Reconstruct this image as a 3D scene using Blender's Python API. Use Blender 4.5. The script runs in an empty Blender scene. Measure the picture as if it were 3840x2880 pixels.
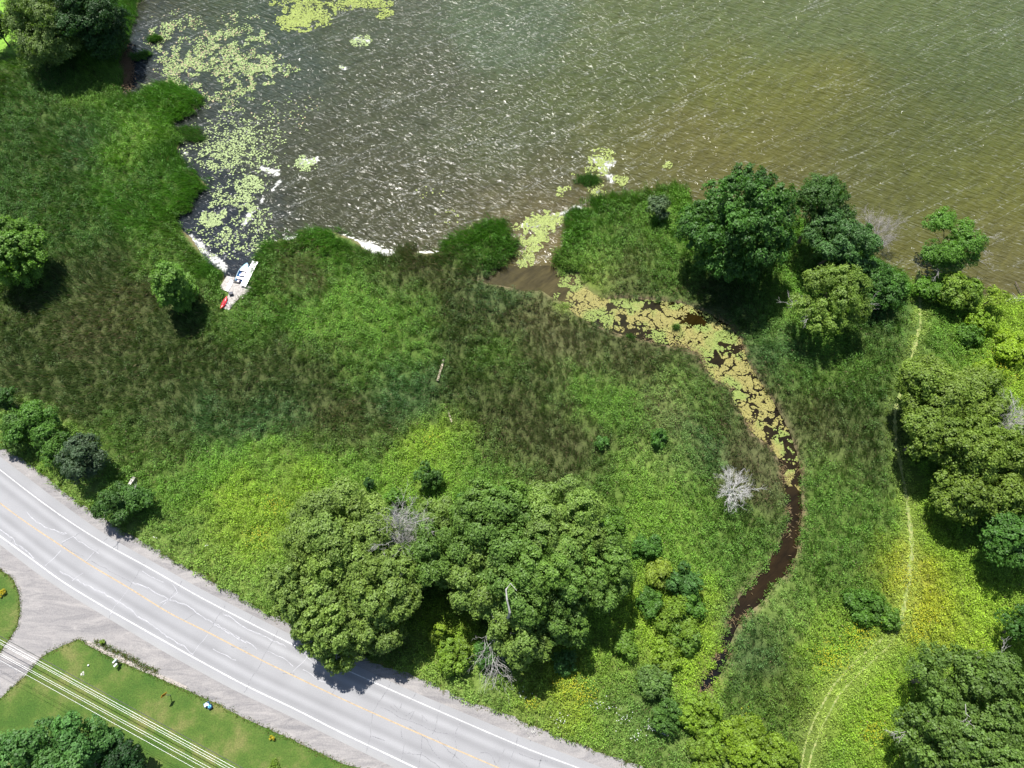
import bpy, math, random
import numpy as np
from math import radians, sin, cos, pi
random.seed(7)
rng = np.random.default_rng(7)
C = bpy.context.scene.collection
S = bpy.context.scene
# ------------------------------------------------------------------ camera, sky, sun, exposure
H = 90.0; TILT = radians(24.0); FPX = 2664.0
cam = bpy.data.objects.new('camera', bpy.data.cameras.new('camera')); C.objects.link(cam)
cam.location = (0, 0, H); cam.rotation_euler = (TILT, 0, 0)
cam.data.sensor_width = 36; cam.data.lens = FPX / 3840 * 36; cam.data.clip_end = 6000; cam.data.clip_start = 1
S.camera = cam
SUN_EL = radians(62.0); SUN_AZ = (-0.36, 0.933)
w = bpy.data.worlds.new('World'); S.world = w; w.use_nodes = True
nt = w.node_tree; nt.nodes.clear()
sky = nt.nodes.new('ShaderNodeTexSky'); sky.sky_type = 'NISHITA'; sky.sun_disc = False
sky.sun_elevation = SUN_EL; sky.sun_rotation = math.atan2(SUN_AZ[0], SUN_AZ[1])
bg = nt.nodes.new('ShaderNodeBackground'); bg.inputs[1].default_value = 0.07
wo = nt.nodes.new('ShaderNodeOutputWorld')
nt.links.new(sky.outputs[0], bg.inputs[0]); nt.links.new(bg.outputs[0], wo.inputs[0])
sl = bpy.data.lights.new('sun', 'SUN'); sl.energy = 4.6; sl.angle = radians(0.53); sl.color = (1.0, .965, .91)
so = bpy.data.objects.new('sun', sl); C.objects.link(so)
from mathutils import Vector
so.rotation_euler = Vector((SUN_AZ[0]*cos(SUN_EL), SUN_AZ[1]*cos(SUN_EL), sin(SUN_EL))).to_track_quat('Z', 'Y').to_euler()
so.location = (-30, 80, 150)
S.view_settings.view_transform = 'Standard'; S.view_settings.look = 'None'; S.view_settings.gamma = 1
S.view_settings.exposure = 0.98
S.cycles.max_bounces = 5; S.cycles.diffuse_bounces = 2; S.cycles.glossy_bounces = 2; S.cycles.transmission_bounces = 2
S.cycles.sample_clamp_indirect = 4; S.cycles.sample_clamp_direct = 12
LZ = 0.3     # level of the land above the water

# ------------------------------------------------------------------ helpers
def ray(px, py):
    px = np.asarray(px, float); py = np.asarray(py, float)
    a = (px-1920)/FPX; b = (1440-py)/FPX
    return a, sin(TILT)+b*cos(TILT), -cos(TILT)+b*sin(TILT)
def at(px, py, z=LZ):
    """where the sight line through a point of the survey photograph meets the level z"""
    a, dy, dz = ray(px, py); t = (H-z)/(-dz)
    return np.stack([a*t, dy*t, np.zeros_like(t)+z], -1)
def depth(px, py, z=LZ):
    a, dy, dz = ray(px, py); return float((H-z)/(-dz))
def proj(P):
    x, y, z = P[:, 0], P[:, 1], P[:, 2]-H
    f = y*sin(TILT)-z*cos(TILT); u = y*cos(TILT)+z*sin(TILT)
    return 1920+x/f*FPX, 1440-u/f*FPX
FV = 3840/2212.0
def lin(c):
    c = np.asarray(c, float)/255.0
    return np.where(c <= .04045, c/12.92, ((c+.055)/1.055)**2.4)
def inside(x, y, poly):
    r = np.zeros(x.shape, bool); n = len(poly)
    for i in range(n):
        x0, y0 = poly[i]; x1, y1 = poly[(i+1) % n]
        c = (y0 > y) != (y1 > y)
        if y1 != y0: r ^= c & (x < (x1-x0)*(y-y0)/(y1-y0)+x0)
    return r
def segdist(x, y, pts, closed=False):
    d = np.full(x.shape, 1e9); n = len(pts)
    for i in range(n if closed else n-1):
        ax, ay = pts[i]; bx, by = pts[(i+1) % n]
        vx, vy = bx-ax, by-ay; L = vx*vx+vy*vy+1e-9
        t = np.clip(((x-ax)*vx+(y-ay)*vy)/L, 0, 1)
        d = np.minimum(d, (x-ax-t*vx)**2+(y-ay-t*vy)**2)
    return np.sqrt(d)
_tab = rng.random((256, 256))
def vnoise(x, y, s, seed=0):
    x = x/s+seed*17.3+500; y = y/s+seed*31.7+500
    xi = np.floor(x).astype(int); yi = np.floor(y).astype(int); fx = x-xi; fy = y-yi
    fx = fx*fx*(3-2*fx); fy = fy*fy*(3-2*fy)
    g = lambda a, b: _tab[a & 255, b & 255]
    return (g(xi, yi)*(1-fx)+g(xi+1, yi)*fx)*(1-fy)+(g(xi, yi+1)*(1-fx)+g(xi+1, yi+1)*fx)*fy
def fbm(x, y, s, seed=0):
    return (vnoise(x, y, s, seed)+.5*vnoise(x, y, s/2.1, seed+1)+.25*vnoise(x, y, s/4.3, seed+2))/1.75

def mesh_np(name, V, F, mat, parent=None, col=None, smooth=False, loc=None):
    """V (n,3), F list of equal-length faces (m,k) -> one mesh object"""
    me = bpy.data.meshes.new(name); V = np.asarray(V, np.float32); F = np.asarray(F, np.int32)
    if loc is not None: V = V-np.asarray(loc, np.float32)
    m, k = F.shape
    me.vertices.add(len(V)); me.vertices.foreach_set('co', V.ravel())
    me.loops.add(m*k); me.loops.foreach_set('vertex_index', F.ravel())
    me.polygons.add(m); me.polygons.foreach_set('loop_start', np.arange(0, m*k, k, dtype=np.int32))
    me.polygons.foreach_set('loop_total', np.full(m, k, np.int32))
    if smooth: me.polygons.foreach_set('use_smooth', np.ones(m, bool))
    if col is not None:
        a = me.color_attributes.new('col', 'FLOAT_COLOR', 'POINT')
        c = np.ones((len(V), 4), np.float32); c[:, :col.shape[1]] = col; a.data.foreach_set('color', c.ravel())
    me.update(calc_edges=True); me.validate()
    me.materials.append(mat)
    o = bpy.data.objects.new(name, me); C.objects.link(o)
    if parent: o.parent = parent
    return o
def kites(base, axis, side, lift, col):
    """leaf-shaped quads: base, two flanks, tip. all (n,3); returns V,F,col"""
    n = len(base); V = np.empty((n, 4, 3), np.float32)
    V[:, 0] = base; V[:, 1] = base+axis*.5+side+lift; V[:, 2] = base+axis; V[:, 3] = base+axis*.5-side+lift
    F = np.arange(n*4, dtype=np.int32).reshape(n, 4)
    return V.reshape(-1, 3), F, np.repeat(col, 4, 0)
def norm(v): return v/(np.linalg.norm(v, axis=-1, keepdims=True)+1e-9)
def rdir(n):
    return norm(rng.normal(size=(n, 3)))
def tag(o, label=None, cat=None, group=None, kind=None):
    if label: o['label'] = label
    if cat: o['category'] = cat
    if group: o['group'] = group
    if kind: o['kind'] = kind
    return o
def empty(name, loc, label=None, cat=None, group=None, rz=0):
    o = bpy.data.objects.new(name, None); C.objects.link(o); o.location = loc; o.rotation_euler = (0, 0, rz)
    o.empty_display_size = .3
    return tag(o, label, cat, group)
class MB:
    """collects shapes into one mesh"""
    def __init__(s): s.v = []; s.f = []
    def add(s, vs, fs):
        k = len(s.v); s.v += [tuple(map(float, p)) for p in vs]; s.f += [tuple(i+k for i in f) for f in fs]; return s
    def box(s, c, d, rz=0, taper=1.0):
        x, y, z = d[0]/2, d[1]/2, d[2]/2; vs = []
        for sz in (-1, 1):
            t = taper if sz > 0 else 1
            for a, b in ((-1, -1), (1, -1), (1, 1), (-1, 1)):
                X, Y = a*x*t, b*y*t
                vs.append((c[0]+X*cos(rz)-Y*sin(rz), c[1]+X*sin(rz)+Y*cos(rz), c[2]+sz*z))
        return s.add(vs, [(3, 2, 1, 0), (4, 5, 6, 7), (0, 1, 5, 4), (1, 2, 6, 5), (2, 3, 7, 6), (3, 0, 4, 7)])
    def tube(s, pts, rad, n=6, cap=True):
        pts = [Vector(p) for p in pts]; rings = []
        for i, p in enumerate(pts):
            d = (pts[min(i+1, len(pts)-1)]-pts[max(i-1, 0)]).normalized()
            u = d.orthogonal().normalized(); v = d.cross(u)
            r = rad[i] if isinstance(rad, (list, tuple)) else rad
            rings.append([p+(u*cos(2*pi*k/n)+v*sin(2*pi*k/n))*r for k in range(n)])
        vs = [q for r_ in rings for q in r_]; fs = []
        for i in range(len(pts)-1):
            for k in range(n):
                fs.append((i*n+k, i*n+(k+1) % n, (i+1)*n+(k+1) % n, (i+1)*n+k))
        if cap: fs += [tuple(range(n))[::-1], tuple((len(pts)-1)*n+k for k in range(n))]
        return s.add(vs, fs)
    def build(s, name, mat, parent=None, smooth=False, bevel=0):
        me = bpy.data.meshes.new(name); me.from_pydata(s.v, [], s.f); me.update(); me.materials.append(mat)
        if smooth:
            for p in me.polygons: p.use_smooth = True
        o = bpy.data.objects.new(name, me); C.objects.link(o)
        if parent: o.parent = parent
        if bevel:
            b = o.modifiers.new('bevel', 'BEVEL'); b.width = bevel; b.segments = 2
        return o

# ------------------------------------------------------------------ materials
def mat(name, rough=.7, spec=.5):
    m = bpy.data.materials.new(name); m.use_nodes = True
    b = m.node_tree.nodes['Principled BSDF']; b.inputs['Roughness'].default_value = rough
    b.inputs['Specular IOR Level'].default_value = spec
    return m, m.node_tree, b
def N(nt, t, **kw):
    n = nt.nodes.new(t)
    for k, v in kw.items(): setattr(n, k, v)
    return n
def noise_col(name, c0, c1, scale=5, rough=.7, detail=6, bump=0, bscale=None, spec=.4, metallic=0):
    m, nt, b = mat(name, rough, spec); L = nt.links.new
    g = N(nt, 'ShaderNodeNewGeometry'); n = N(nt, 'ShaderNodeTexNoise'); n.inputs['Scale'].default_value = scale
    n.inputs['Detail'].default_value = detail; L(g.outputs['Position'], n.inputs['Vector'])
    r = N(nt, 'ShaderNodeValToRGB'); r.color_ramp.elements[0].position = .35; r.color_ramp.elements[1].position = .65
    r.color_ramp.elements[0].color = (*c0, 1); r.color_ramp.elements[1].color = (*c1, 1)
    L(n.outputs[0], r.inputs[0]); L(r.outputs[0], b.inputs['Base Color']); b.inputs['Metallic'].default_value = metallic
    if bump:
        n2 = N(nt, 'ShaderNodeTexNoise'); n2.inputs['Scale'].default_value = bscale or scale*3; L(g.outputs['Position'], n2.inputs['Vector'])
        bu = N(nt, 'ShaderNodeBump'); bu.inputs['Distance'].default_value = bump; bu.inputs['Strength'].default_value = 1
        L(n2.outputs[0], bu.inputs['Height']); L(bu.outputs[0], b.inputs['Normal'])
    return m
def leaf_mat(name, rough=.55, trans=.36, spec=.35):
    m, nt, b = mat(name, rough, spec); L = nt.links.new
    a = N(nt, 'ShaderNodeAttribute', attribute_name='col'); L(a.outputs['Color'], b.inputs['Base Color'])
    t = N(nt, 'ShaderNodeBsdfTranslucent')
    mu = N(nt, 'ShaderNodeMix', data_type='RGBA', blend_type='MULTIPLY'); mu.inputs[0].default_value = 1
    L(a.outputs['Color'], mu.inputs[6]); mu.inputs[7].default_value = (1.3, 1.5, .5, 1); L(mu.outputs[2], t.inputs[0])
    mx = N(nt, 'ShaderNodeMixShader'); mx.inputs[0].default_value = trans
    L(b.outputs[0], mx.inputs[1]); L(t.outputs[0], mx.inputs[2]); L(mx.outputs[0], nt.nodes['Material Output'].inputs[0])
    return m
LEAF = leaf_mat('leaf'); GRASS = leaf_mat('grass_blade', .6, .28, .3); PAD = leaf_mat('lily_leaf', .6, .1, .25)
BARK = noise_col('bark', (.09, .07, .05), (.2, .17, .13), 12, .9, bump=.02)
DEADBARK = noise_col('bleached_bark', (.26, .25, .235), (.46, .44, .42), 9, .8)
WHITE = noise_col('white_paint', (.56, .56, .55), (.68, .68, .67), 4, .5)
BLACK = noise_col('black_plastic', (.012, .012, .014), (.03, .03, .03), 6, .45)
BLUE = noise_col('blue_paint', (.05, .19, .42), (.07, .24, .5), 3, .35)
PALEBLUE = noise_col('pale_blue_paint', (.26, .52, .66), (.34, .6, .72), 3, .35)
RED = noise_col('red_plastic', (.62, .015, .03), (.72, .03, .05), 3, .35)
STEEL = noise_col('grey_metal', (.35, .36, .37), (.5, .5, .5), 6, .4, metallic=.6)
PLANK = noise_col('weathered_plank', (.27, .25, .23), (.46, .43, .40), 3.5, .8, bump=.01)
CONC = noise_col('pale_concrete', (.5, .47, .42), (.72, .69, .64), 4, .85, bump=.01)
WOODD = noise_col('dark_timber', (.06, .05, .04), (.14, .11, .09), 8, .8)

# ------------------------------------------------------------------ outlines, traced then put on their real levels
def W(pts, z=0.0): return [tuple(p[:2]) for p in at([p[0] for p in pts], [p[1] for p in pts], z)]
shoreL = [(524,-60),(524,0),(503,58),(475,156),(446,220),(451,324),(463,382),(490,385),(515,370),(560,345),(613,334),(694,330),(764,376),(723,428),(654,451),
 (642,480),(683,532),(654,579),(694,631),(740,660),(775,694),(729,741),(712,787),(672,800),(662,839),(689,868),(718,891),(747,938),(781,995),(833,1015),
 (850,1060),(880,1090),(930,1080),(955,1040),(963,1004),(995,960),(1007,932),(1047,895),(1100,905),(1160,880),(1230,862),(1280,880),(1340,903),(1372,940),(1420,962),(1482,955),(1520,935),(1590,950),(1650,949),
 (1662,926),(1743,880),(1830,838),(1893,836),(1922,903),(1934,949),(1893,965),(1847,1035),(1789,1050),(1835,1066),(1905,1075),(1951,1092),(2032,1090),(2060,1110),
 (2107,1135),(2177,1195),(2264,1232),(2350,1261),(2472,1290),(2560,1307),(2618,1325),(2641,1377),(2670,1417),(2739,1458),(2751,1510),(2786,1562),(2820,1625),
 (2884,1672),(2913,1712),(2930,1759),(2936,1816),(2948,1886),(2955,1920),(2948,1978),(2930,2024),(2884,2105),(2826,2175),(2780,2232),(2739,2302),(2722,2371),
 (2693,2429),(2676,2475),(2635,2545),(2595,2574),(2635,2612)]
shoreR = [(2670,2585),(2699,2528),(2728,2475),(2739,2412),(2762,2354),(2809,2296),(2872,2244),(2896,2198),(2965,2140),(2988,2070),(3000,2007),(3008,1920),(3003,1828),
 (3006,1770),(2988,1706),(2965,1625),(2907,1516),(2861,1446),(2809,1365),(2780,1272),(2734,1220),(2647,1168),(2560,1138),(2437,1125),(2339,1119),(2281,1122),(2229,1105),
 (2190,1076),(2160,1020),(2090,1035),(2084,995),(2079,960),(2100,949),(2136,868),(2131,822),(2136,793),(2206,775),(2264,752),(2408,730),(2480,715),(2560,709),(2586,735),
 (2577,775),(2700,790),(2900,810),(3100,870),(3254,977),(3300,1003),(3370,1030),(3405,1058),(3486,1045),(3560,1035),(3654,1070),(3660,1110),(3694,1125),(3775,1130),(3840,1118),(3960,1110)]
WATER = [(-320., 1500.), (-130., 420.), (-84., 150.)]+W(shoreL)+W(shoreR)+[(130., 40.), (1500., -60.), (1500., 1500.)]
ROAD_N = [(0,1712),(110,1795),(200,1865),(310,1945),(405,2012),(538,2086),(752,2208),(984,2326),(1186,2428),(1290,2475),(1540,2590),(1790,2694),(1990,2778),(2190,2852),(2300,2895)]
LINE_N = [(0,1761),(100,1840),(208,1920),(300,1982),(405,2047),(538,2117),(752,2241),(984,2360),(1186,2461),(1280,2504),(1540,2620),(1778,2724),(1974,2808),(2171,2880)]
LINE_C = [(0,1886),(43,1920),(140,1988),(231,2047),(324,2111),(492,2209),(637,2302),(781,2371),(984,2478),(1280,2620),(1511,2724),(1685,2800),(1859,2875)]
LINE_S = [(0,2010),(104,2085),(231,2180),(405,2285),(579,2383),(723,2464),(926,2574),(1100,2655),(1280,2748),(1454,2829),(1560,2880)]
ROAD_S = [(0,2042),(127,2142),(260,2232),(347,2283),(434,2336),(608,2441),(868,2584),(1100,2692),(1280,2782),(1400,2840),(1480,2880)]
GRAV_N = [(0,1672),(116,1741),(180,1790),(231,1834),(290,1880),(347,1920),(475,2001),(579,2059),(677,2117),(760,2155),(845,2204),(930,2260),(1013,2302),(1100,2348),(1186,2383),(1330,2450),(1471,2510),(1598,2551),(1743,2626),(1917,2690),(2079,2753),(2264,2823),(2408,2880)]
DR_W = [(-330,1985),(-120,2075),(0,2134),(52,2175),(72,2232),(77,2290),(66,2348),(35,2400),(0,2447),(-150,2640),(-420,2950),(-800,3400)]
DR_E = [(-560,3500),(-330,3100),(0,2620),(52,2574),(98,2533),(156,2464),(185,2445),(220,2429),(295,2397),(328,2412),(380,2445),(428,2470),(521,2510),(590,2541),(640,2562),(694,2586),(810,2638),(900,2685),(984,2724),(1100,2776),(1280,2863),(1355,2882),(1500,2950),(1800,3100)]
def extend(p, d0=70, d1=70):
    p = [np.array(q) for q in p]
    a = p[0]-p[min(2, len(p)-1)]; b = p[-1]-p[max(-3, -len(p))]
    return [tuple(p[0]+a/np.linalg.norm(a)*d0)]+[tuple(q) for q in p]+[tuple(p[-1]+b/np.linalg.norm(b)*d1)]
def resample(p, n):
    p = np.array(p); d = np.r_[0, np.cumsum(np.linalg.norm(np.diff(p, axis=0), axis=1))]
    t = np.linspace(0, d[-1], n); q = np.stack([np.interp(t, d, p[:, 0]), np.interp(t, d, p[:, 1])], 1)
    for _ in range(3): q[1:-1] = (q[:-2]+2*q[1:-1]+q[2:])/4
    return q
rn = extend(W(ROAD_N, LZ)); rs = extend(W(ROAD_S, LZ)); gn = extend(W(GRAV_N, LZ))
drw = W(DR_W, LZ); dre = W(DR_E, LZ)
LAWN_W = drw+[(-160., -60.), (-160., 60.)]
LAWN_S = dre+[(60., -60.), (-60., -60.)]
GRAVEL = gn+[tuple(dre[-1]), (60., -30.)][::1]
GRAVEL = gn+[dre[-1]]+dre[::-1]+drw[::-1]+[(-110., 50.)]
TRAIL = [(1984,585),(1986,640),(1988,700),(1972,760),(1947,840),(1932,890),(1934,960),(1944,1000),(1955,1060),(1965,1130),(1970,1190),(1958,1280),(1947,1335)]
TRAIL_A = [(1947,1335),(1900,1385),(1850,1425),(1800,1480),(1760,1550),(1738,1610),(1728,1670)]
TRAIL_B = [(1952,1345),(1915,1400),(1860,1450),(1812,1500),(1775,1570),(1752,1630),(1742,1680)]
TR = [W([(a*FV, b*FV) for a, b in t], LZ) for t in (TRAIL, TRAIL_A, TRAIL_B)]
DOCKPX = [(849,1033),(885,1040),(905,1000),(948,978),(966,982),(958,1010),(949,1078),(935,1095),(905,1125),(880,1150),(860,1162),(830,1162),(845,1130),(850,1105),(822,1080),(830,1060)]
DOCK_FOOT = W(DOCKPX+[(822,1060)], LZ)

# ------------------------------------------------------------------ vegetation and colour field (surveyed colours, blended)
#   code: (seen colour, leafiness 0..1, height m)
K = {'M': ((80,104,50), .05, 1.0, .05), 'B': ((90,108,58), .0, 1.0, .2), 'G': ((100,142,52), .3, 1.0, .05), 'R': ((92,144,46), .05, 1.4, .02), 'L': ((126,168,58), .55, .8, .03),
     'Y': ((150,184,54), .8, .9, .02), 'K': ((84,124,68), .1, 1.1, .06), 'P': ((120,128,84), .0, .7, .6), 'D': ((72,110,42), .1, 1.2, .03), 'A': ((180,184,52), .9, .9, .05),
     'T': ((134,180,66), .0, .12, 0), 'V': ((114,160,54), .7, .9, .02), 'W': ((136,170,78), .3, .5, .15)}
CP = [(20,180,'D'),(100,200,'G'),(60,260,'G'),(150,260,'D'),(190,210,'L'),(235,160,'L'),(230,250,'R'),(270,300,'R'),(330,230,'R'),(400,215,'R'),(330,350,'R'),(380,400,'R'),(300,400,'G'),(250,430,'R'),
 (270,60,'R'),(255,120,'R'),(40,60,'T'),(50,100,'T'),(10,20,'T'),(60,20,'T'),(120,130,'G'),(30,150,'D'),(210,290,'K'),(190,330,'K'),(215,190,'V'),(285,270,'L'),(300,320,'L'),
 (120,350,'D'),(50,400,'G'),(150,450,'D'),(20,320,'G'),(80,310,'D'),(200,500,'G'),(100,480,'G'),(300,480,'R'),(350,540,'G'),(250,560,'M'),(150,620,'M'),(50,680,'M'),(240,680,'B'),(180,720,'B'),(100,780,'M'),(300,760,'M'),(400,720,'M'),(450,800,'M'),
 (20,600,'G'),(10,760,'M'),(200,850,'M'),(330,900,'M'),(350,850,'M'),(450,900,'K'),(500,850,'M'),(600,900,'K'),(700,930,'B'),(780,930,'B'),(850,850,'K'),(900,870,'K'),(780,790,'G'),(700,800,'M'),(620,830,'M'),(560,780,'M'),(560,700,'G'),(500,680,'G'),(640,640,'R'),(700,700,'V'),
 (760,660,'V'),(820,700,'V'),(880,740,'G'),(900,640,'G'),(645,592,'P'),(600,600,'G'),(560,570,'R'),(650,540,'R'),(720,540,'R'),(800,570,'G'),(860,570,'B'),(930,575,'B'),(950,600,'B'),(1030,530,'R'),(1080,510,'R'),(1090,540,'D'),(1000,620,'B'),(1060,640,'K'),
 (1080,680,'B'),(1150,700,'B'),(1010,740,'M'),(1180,690,'P'),(1200,760,'B'),(1240,765,'P'),(1330,760,'B'),(1430,770,'B'),(1300,700,'M'),(1380,720,'B'),(1500,760,'B'),(1520,730,'M'),(1250,830,'G'),(1150,830,'M'),(1080,780,'G'),(1280,840,'V'),(1320,860,'V'),(1020,860,'M'),(1100,900,'B'),(1200,950,'B'),
 (1250,1000,'B'),(1150,980,'B'),(1080,960,'B'),(1350,900,'G'),(1440,880,'P'),(1460,860,'W'),(1420,980,'W'),(1500,950,'K'),(1550,880,'G'),(1480,830,'G'),(1580,810,'B'),(1640,960,'B'),(1600,900,'B'),(1400,1050,'L'),(1300,1050,'G'),(1500,1050,'G'),(1650,1060,'B'),(1640,1020,'P'),
 (1560,1140,'G'),(1480,1120,'L'),(1400,1120,'L'),(1600,1180,'G'),(1660,1150,'G'),(400,1100,'V'),(350,1020,'G'),(300,960,'G'),(345,970,'B'),(330,1060,'V'),(450,1020,'V'),(550,1080,'Y'),(560,1180,'Y'),(480,1150,'Y'),(600,1030,'L'),(700,1000,'V'),(800,1000,'V'),(930,950,'Y'),(910,985,'Y'),(660,1060,'Y'),
 (940,1000,'L'),(850,1040,'L'),(1000,1020,'V'),(1100,1030,'V'),(750,1080,'L'),(600,1250,'L'),(500,1220,'W'),(400,1180,'W'),(560,1260,'W'),(300,1140,'W'),(60,970,'W'),(160,1060,'W'),(100,1010,'L'),(1700,760,'K'),(1750,820,'G'),(1800,800,'G'),(1850,850,'D'),(1780,880,'B'),
 (1850,930,'M'),(1900,800,'G'),(1800,960,'B'),(1820,990,'W'),(1850,1000,'M'),(1780,1050,'G'),(1850,1080,'G'),(1900,1000,'D'),(1760,1130,'G'),(1850,1180,'G'),(1900,1120,'G'),(1800,1250,'G'),(1700,1320,'W'),(1750,1300,'G'),(1880,1280,'V'),(1860,1300,'D'),(1700,1400,'K'),(1640,1420,'K'),
 (1700,1480,'M'),(1660,1560,'G'),(1720,1540,'M'),(1800,1400,'Y'),(1850,1350,'Y'),(1780,1440,'Y'),(1720,1520,'Y'),(1840,1440,'V'),(1950,1250,'A'),(1990,1330,'A'),(2050,1350,'Y'),(2050,1200,'Y'),(2120,1280,'Y'),(2000,1430,'L'),(1900,1500,'Y'),(1880,1600,'Y'),(1830,1640,'L'),(1960,1560,'Y'),(2020,1090,'Y'),
 (2100,1150,'V'),(2150,1200,'L'),(2000,1050,'V'),(2100,1000,'V'),(1960,700,'G'),(1900,680,'K'),(1900,740,'D'),(2000,780,'G'),(2080,760,'V'),(2060,820,'V'),(2150,750,'Y'),(2180,830,'Y'),(2100,860,'Y'),(2190,680,'Y'),(2150,640,'Y'),(1940,620,'R'),(2060,640,'V'),(2000,640,'V'),(1940,880,'D'),
 (1290,480,'R'),(1350,470,'G'),(1280,540,'V'),(1310,600,'P'),(1300,570,'W'),(1370,560,'B'),(1430,510,'V'),(1450,560,'R'),(1420,600,'G'),(1350,640,'M'),(1450,640,'B'),(1500,640,'B'),(1480,600,'V'),(1560,660,'K'),(1600,640,'D'),(1250,580,'G'),(1240,500,'R'),(1275,620,'Y'),(1640,700,'K'),(1540,680,'M'),(1680,660,'V'),(1660,680,'L'),(1750,700,'V'),(1800,740,'V'),
 (900,1440,'W'),(1000,1470,'W'),(1050,1500,'W'),(1150,1480,'L'),(1200,1480,'A'),(1250,1470,'Y'),(1150,1540,'W'),(1300,1540,'L'),(1350,1600,'W'),(1400,1530,'K'),(1340,1470,'W'),(1320,1420,'L'),(1420,1600,'G'),(1300,1380,'L'),(1350,1350,'Y'),(1420,1300,'Y'),(1500,1400,'Y'),(1350,1250,'L'),(1450,1200,'V'),
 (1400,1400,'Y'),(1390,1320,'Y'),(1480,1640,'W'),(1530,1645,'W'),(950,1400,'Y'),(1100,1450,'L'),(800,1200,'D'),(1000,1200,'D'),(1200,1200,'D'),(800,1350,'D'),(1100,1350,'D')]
cpx = np.array([c[0] for c in CP], float)*FV; cpy = np.array([c[1] for c in CP], float)*FV
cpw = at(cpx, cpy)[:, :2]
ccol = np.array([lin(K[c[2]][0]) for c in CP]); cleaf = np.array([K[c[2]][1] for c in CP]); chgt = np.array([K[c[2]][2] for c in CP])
ctan = np.array([K[c[2]][3] for c in CP])
for i_, c_ in enumerate(CP):
    if c_[0] < 330 and c_[1] < 560 and c_[2] in 'GV': ccol[i_] = lin((76, 118, 44))
cval = np.concatenate([ccol, cleaf[:, None], chgt[:, None], ctan[:, None]], 1)
def kernel(x, y, cw, cv, s, warp=2.2):
    wx = x+(fbm(x, y, 5, 3)-.5)*warp*2+(vnoise(x, y, 1.2, 5)-.5)*warp*.9; wy = y+(fbm(x, y, 5, 8)-.5)*warp*2+(vnoise(x, y, 1.2, 9)-.5)*warp*.9
    out = np.empty((len(x), cv.shape[1]))
    for i in range(0, len(x), 20000):
        d = (wx[i:i+20000, None]-cw[None, :, 0])**2+(wy[i:i+20000, None]-cw[None, :, 1])**2
        d -= d.min(1, keepdims=True); k = np.exp(-d/(2*s*s))
        out[i:i+20000] = k@cv/k.sum(1, keepdims=True)
    return out
def field(x, y): return kernel(x, y, cpw, cval, 2.6)
ALB = 0.66     # seen brightness -> surface colour under this sun and exposure

def in_gravel(x, y):
    g = inside(x, y, GRAVEL); return g
def signed_water(x, y):
    d = segdist(x, y, WATER, True); return np.where(inside(x, y, WATER), d, -d)

# ------------------------------------------------------------------ ground, one sheet to the horizon
def axis_coords(a, b, step, far):
    mid = np.arange(a, b+step, step); out = []; s = step; v = b+step
    while v < far: s *= 1.35; v += s; out.append(v)
    lo = []; s = step; v = a
    while v > -far: s *= 1.35; v -= s; lo.append(v)
    return np.array(lo[::-1]+list(mid)+out)
def grid(xs, ys):
    X, Y = np.meshgrid(xs, ys); nx = len(xs); i = np.arange(len(ys)-1)[:, None]*nx+np.arange(nx-1)[None]
    i = i.ravel(); return X.ravel(), Y.ravel(), np.stack([i, i+1, i+nx+1, i+nx], 1)
gx, gy, gf = grid(axis_coords(-108, 108, .55, 2500), axis_coords(-14, 126, .55, 2500))
sd = signed_water(gx, gy)
gz = np.where(sd > 0, -np.minimum(sd*.25, .9)-.05, np.minimum(-sd*.45, LZ)-.0)
gz += (fbm(gx, gy, 3.0, 11)-.5)*.10*np.clip((-sd)/2, 0, 1)*(~inside(gx, gy, GRAVEL))
gz = np.where(in_gravel(gx, gy), np.minimum(gz, LZ), gz)
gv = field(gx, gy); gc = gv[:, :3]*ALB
soil = lin((112, 98, 72))*ALB
lawnish = np.clip((.45-gv[:, 4])/.3, 0, 1)[:, None]
gc = gc*lawnish+(gc*.55+soil*.22)*(1-lawnish)
mud = np.clip(1-(-sd)/.8, 0, 1)[:, None]*(sd < 0.6)[:, None]*(.45+.55*(fbm(gx, gy, 3, 88) > .5))[:, None]
gc = gc*(1-mud)+lin((134, 118, 92))*ALB*mud
def ground_mat():
    m, nt, b = mat('earth_and_litter', .95, .2); L = nt.links.new
    a = N(nt, 'ShaderNodeAttribute', attribute_name='col'); g = N(nt, 'ShaderNodeNewGeometry')
    n = N(nt, 'ShaderNodeTexNoise'); n.inputs['Scale'].default_value = 2.2; n.inputs['Detail'].default_value = 8; n.inputs['Roughness'].default_value = .7
    L(g.outputs['Position'], n.inputs['Vector'])
    r = N(nt, 'ShaderNodeMapRange'); r.inputs['From Min'].default_value = .3; r.inputs['From Max'].default_value = .7; r.inputs['To Min'].default_value = .6; r.inputs['To Max'].default_value = 1.4
    L(n.outputs[0], r.inputs[0]); mu = N(nt, 'ShaderNodeVectorMath', operation='SCALE'); L(a.outputs['Color'], mu.inputs[0]); L(r.outputs[0], mu.inputs['Scale'])
    L(mu.outputs[0], b.inputs['Base Color'])
    bu = N(nt, 'ShaderNodeBump'); bu.inputs['Distance'].default_value = .12; L(n.outputs[0], bu.inputs['Height']); L(bu.outputs[0], b.inputs['Normal'])
    return m
tag(mesh_np('ground', np.stack([gx, gy, gz], 1), gf, ground_mat(), col=gc, smooth=True), kind='structure')

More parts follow.
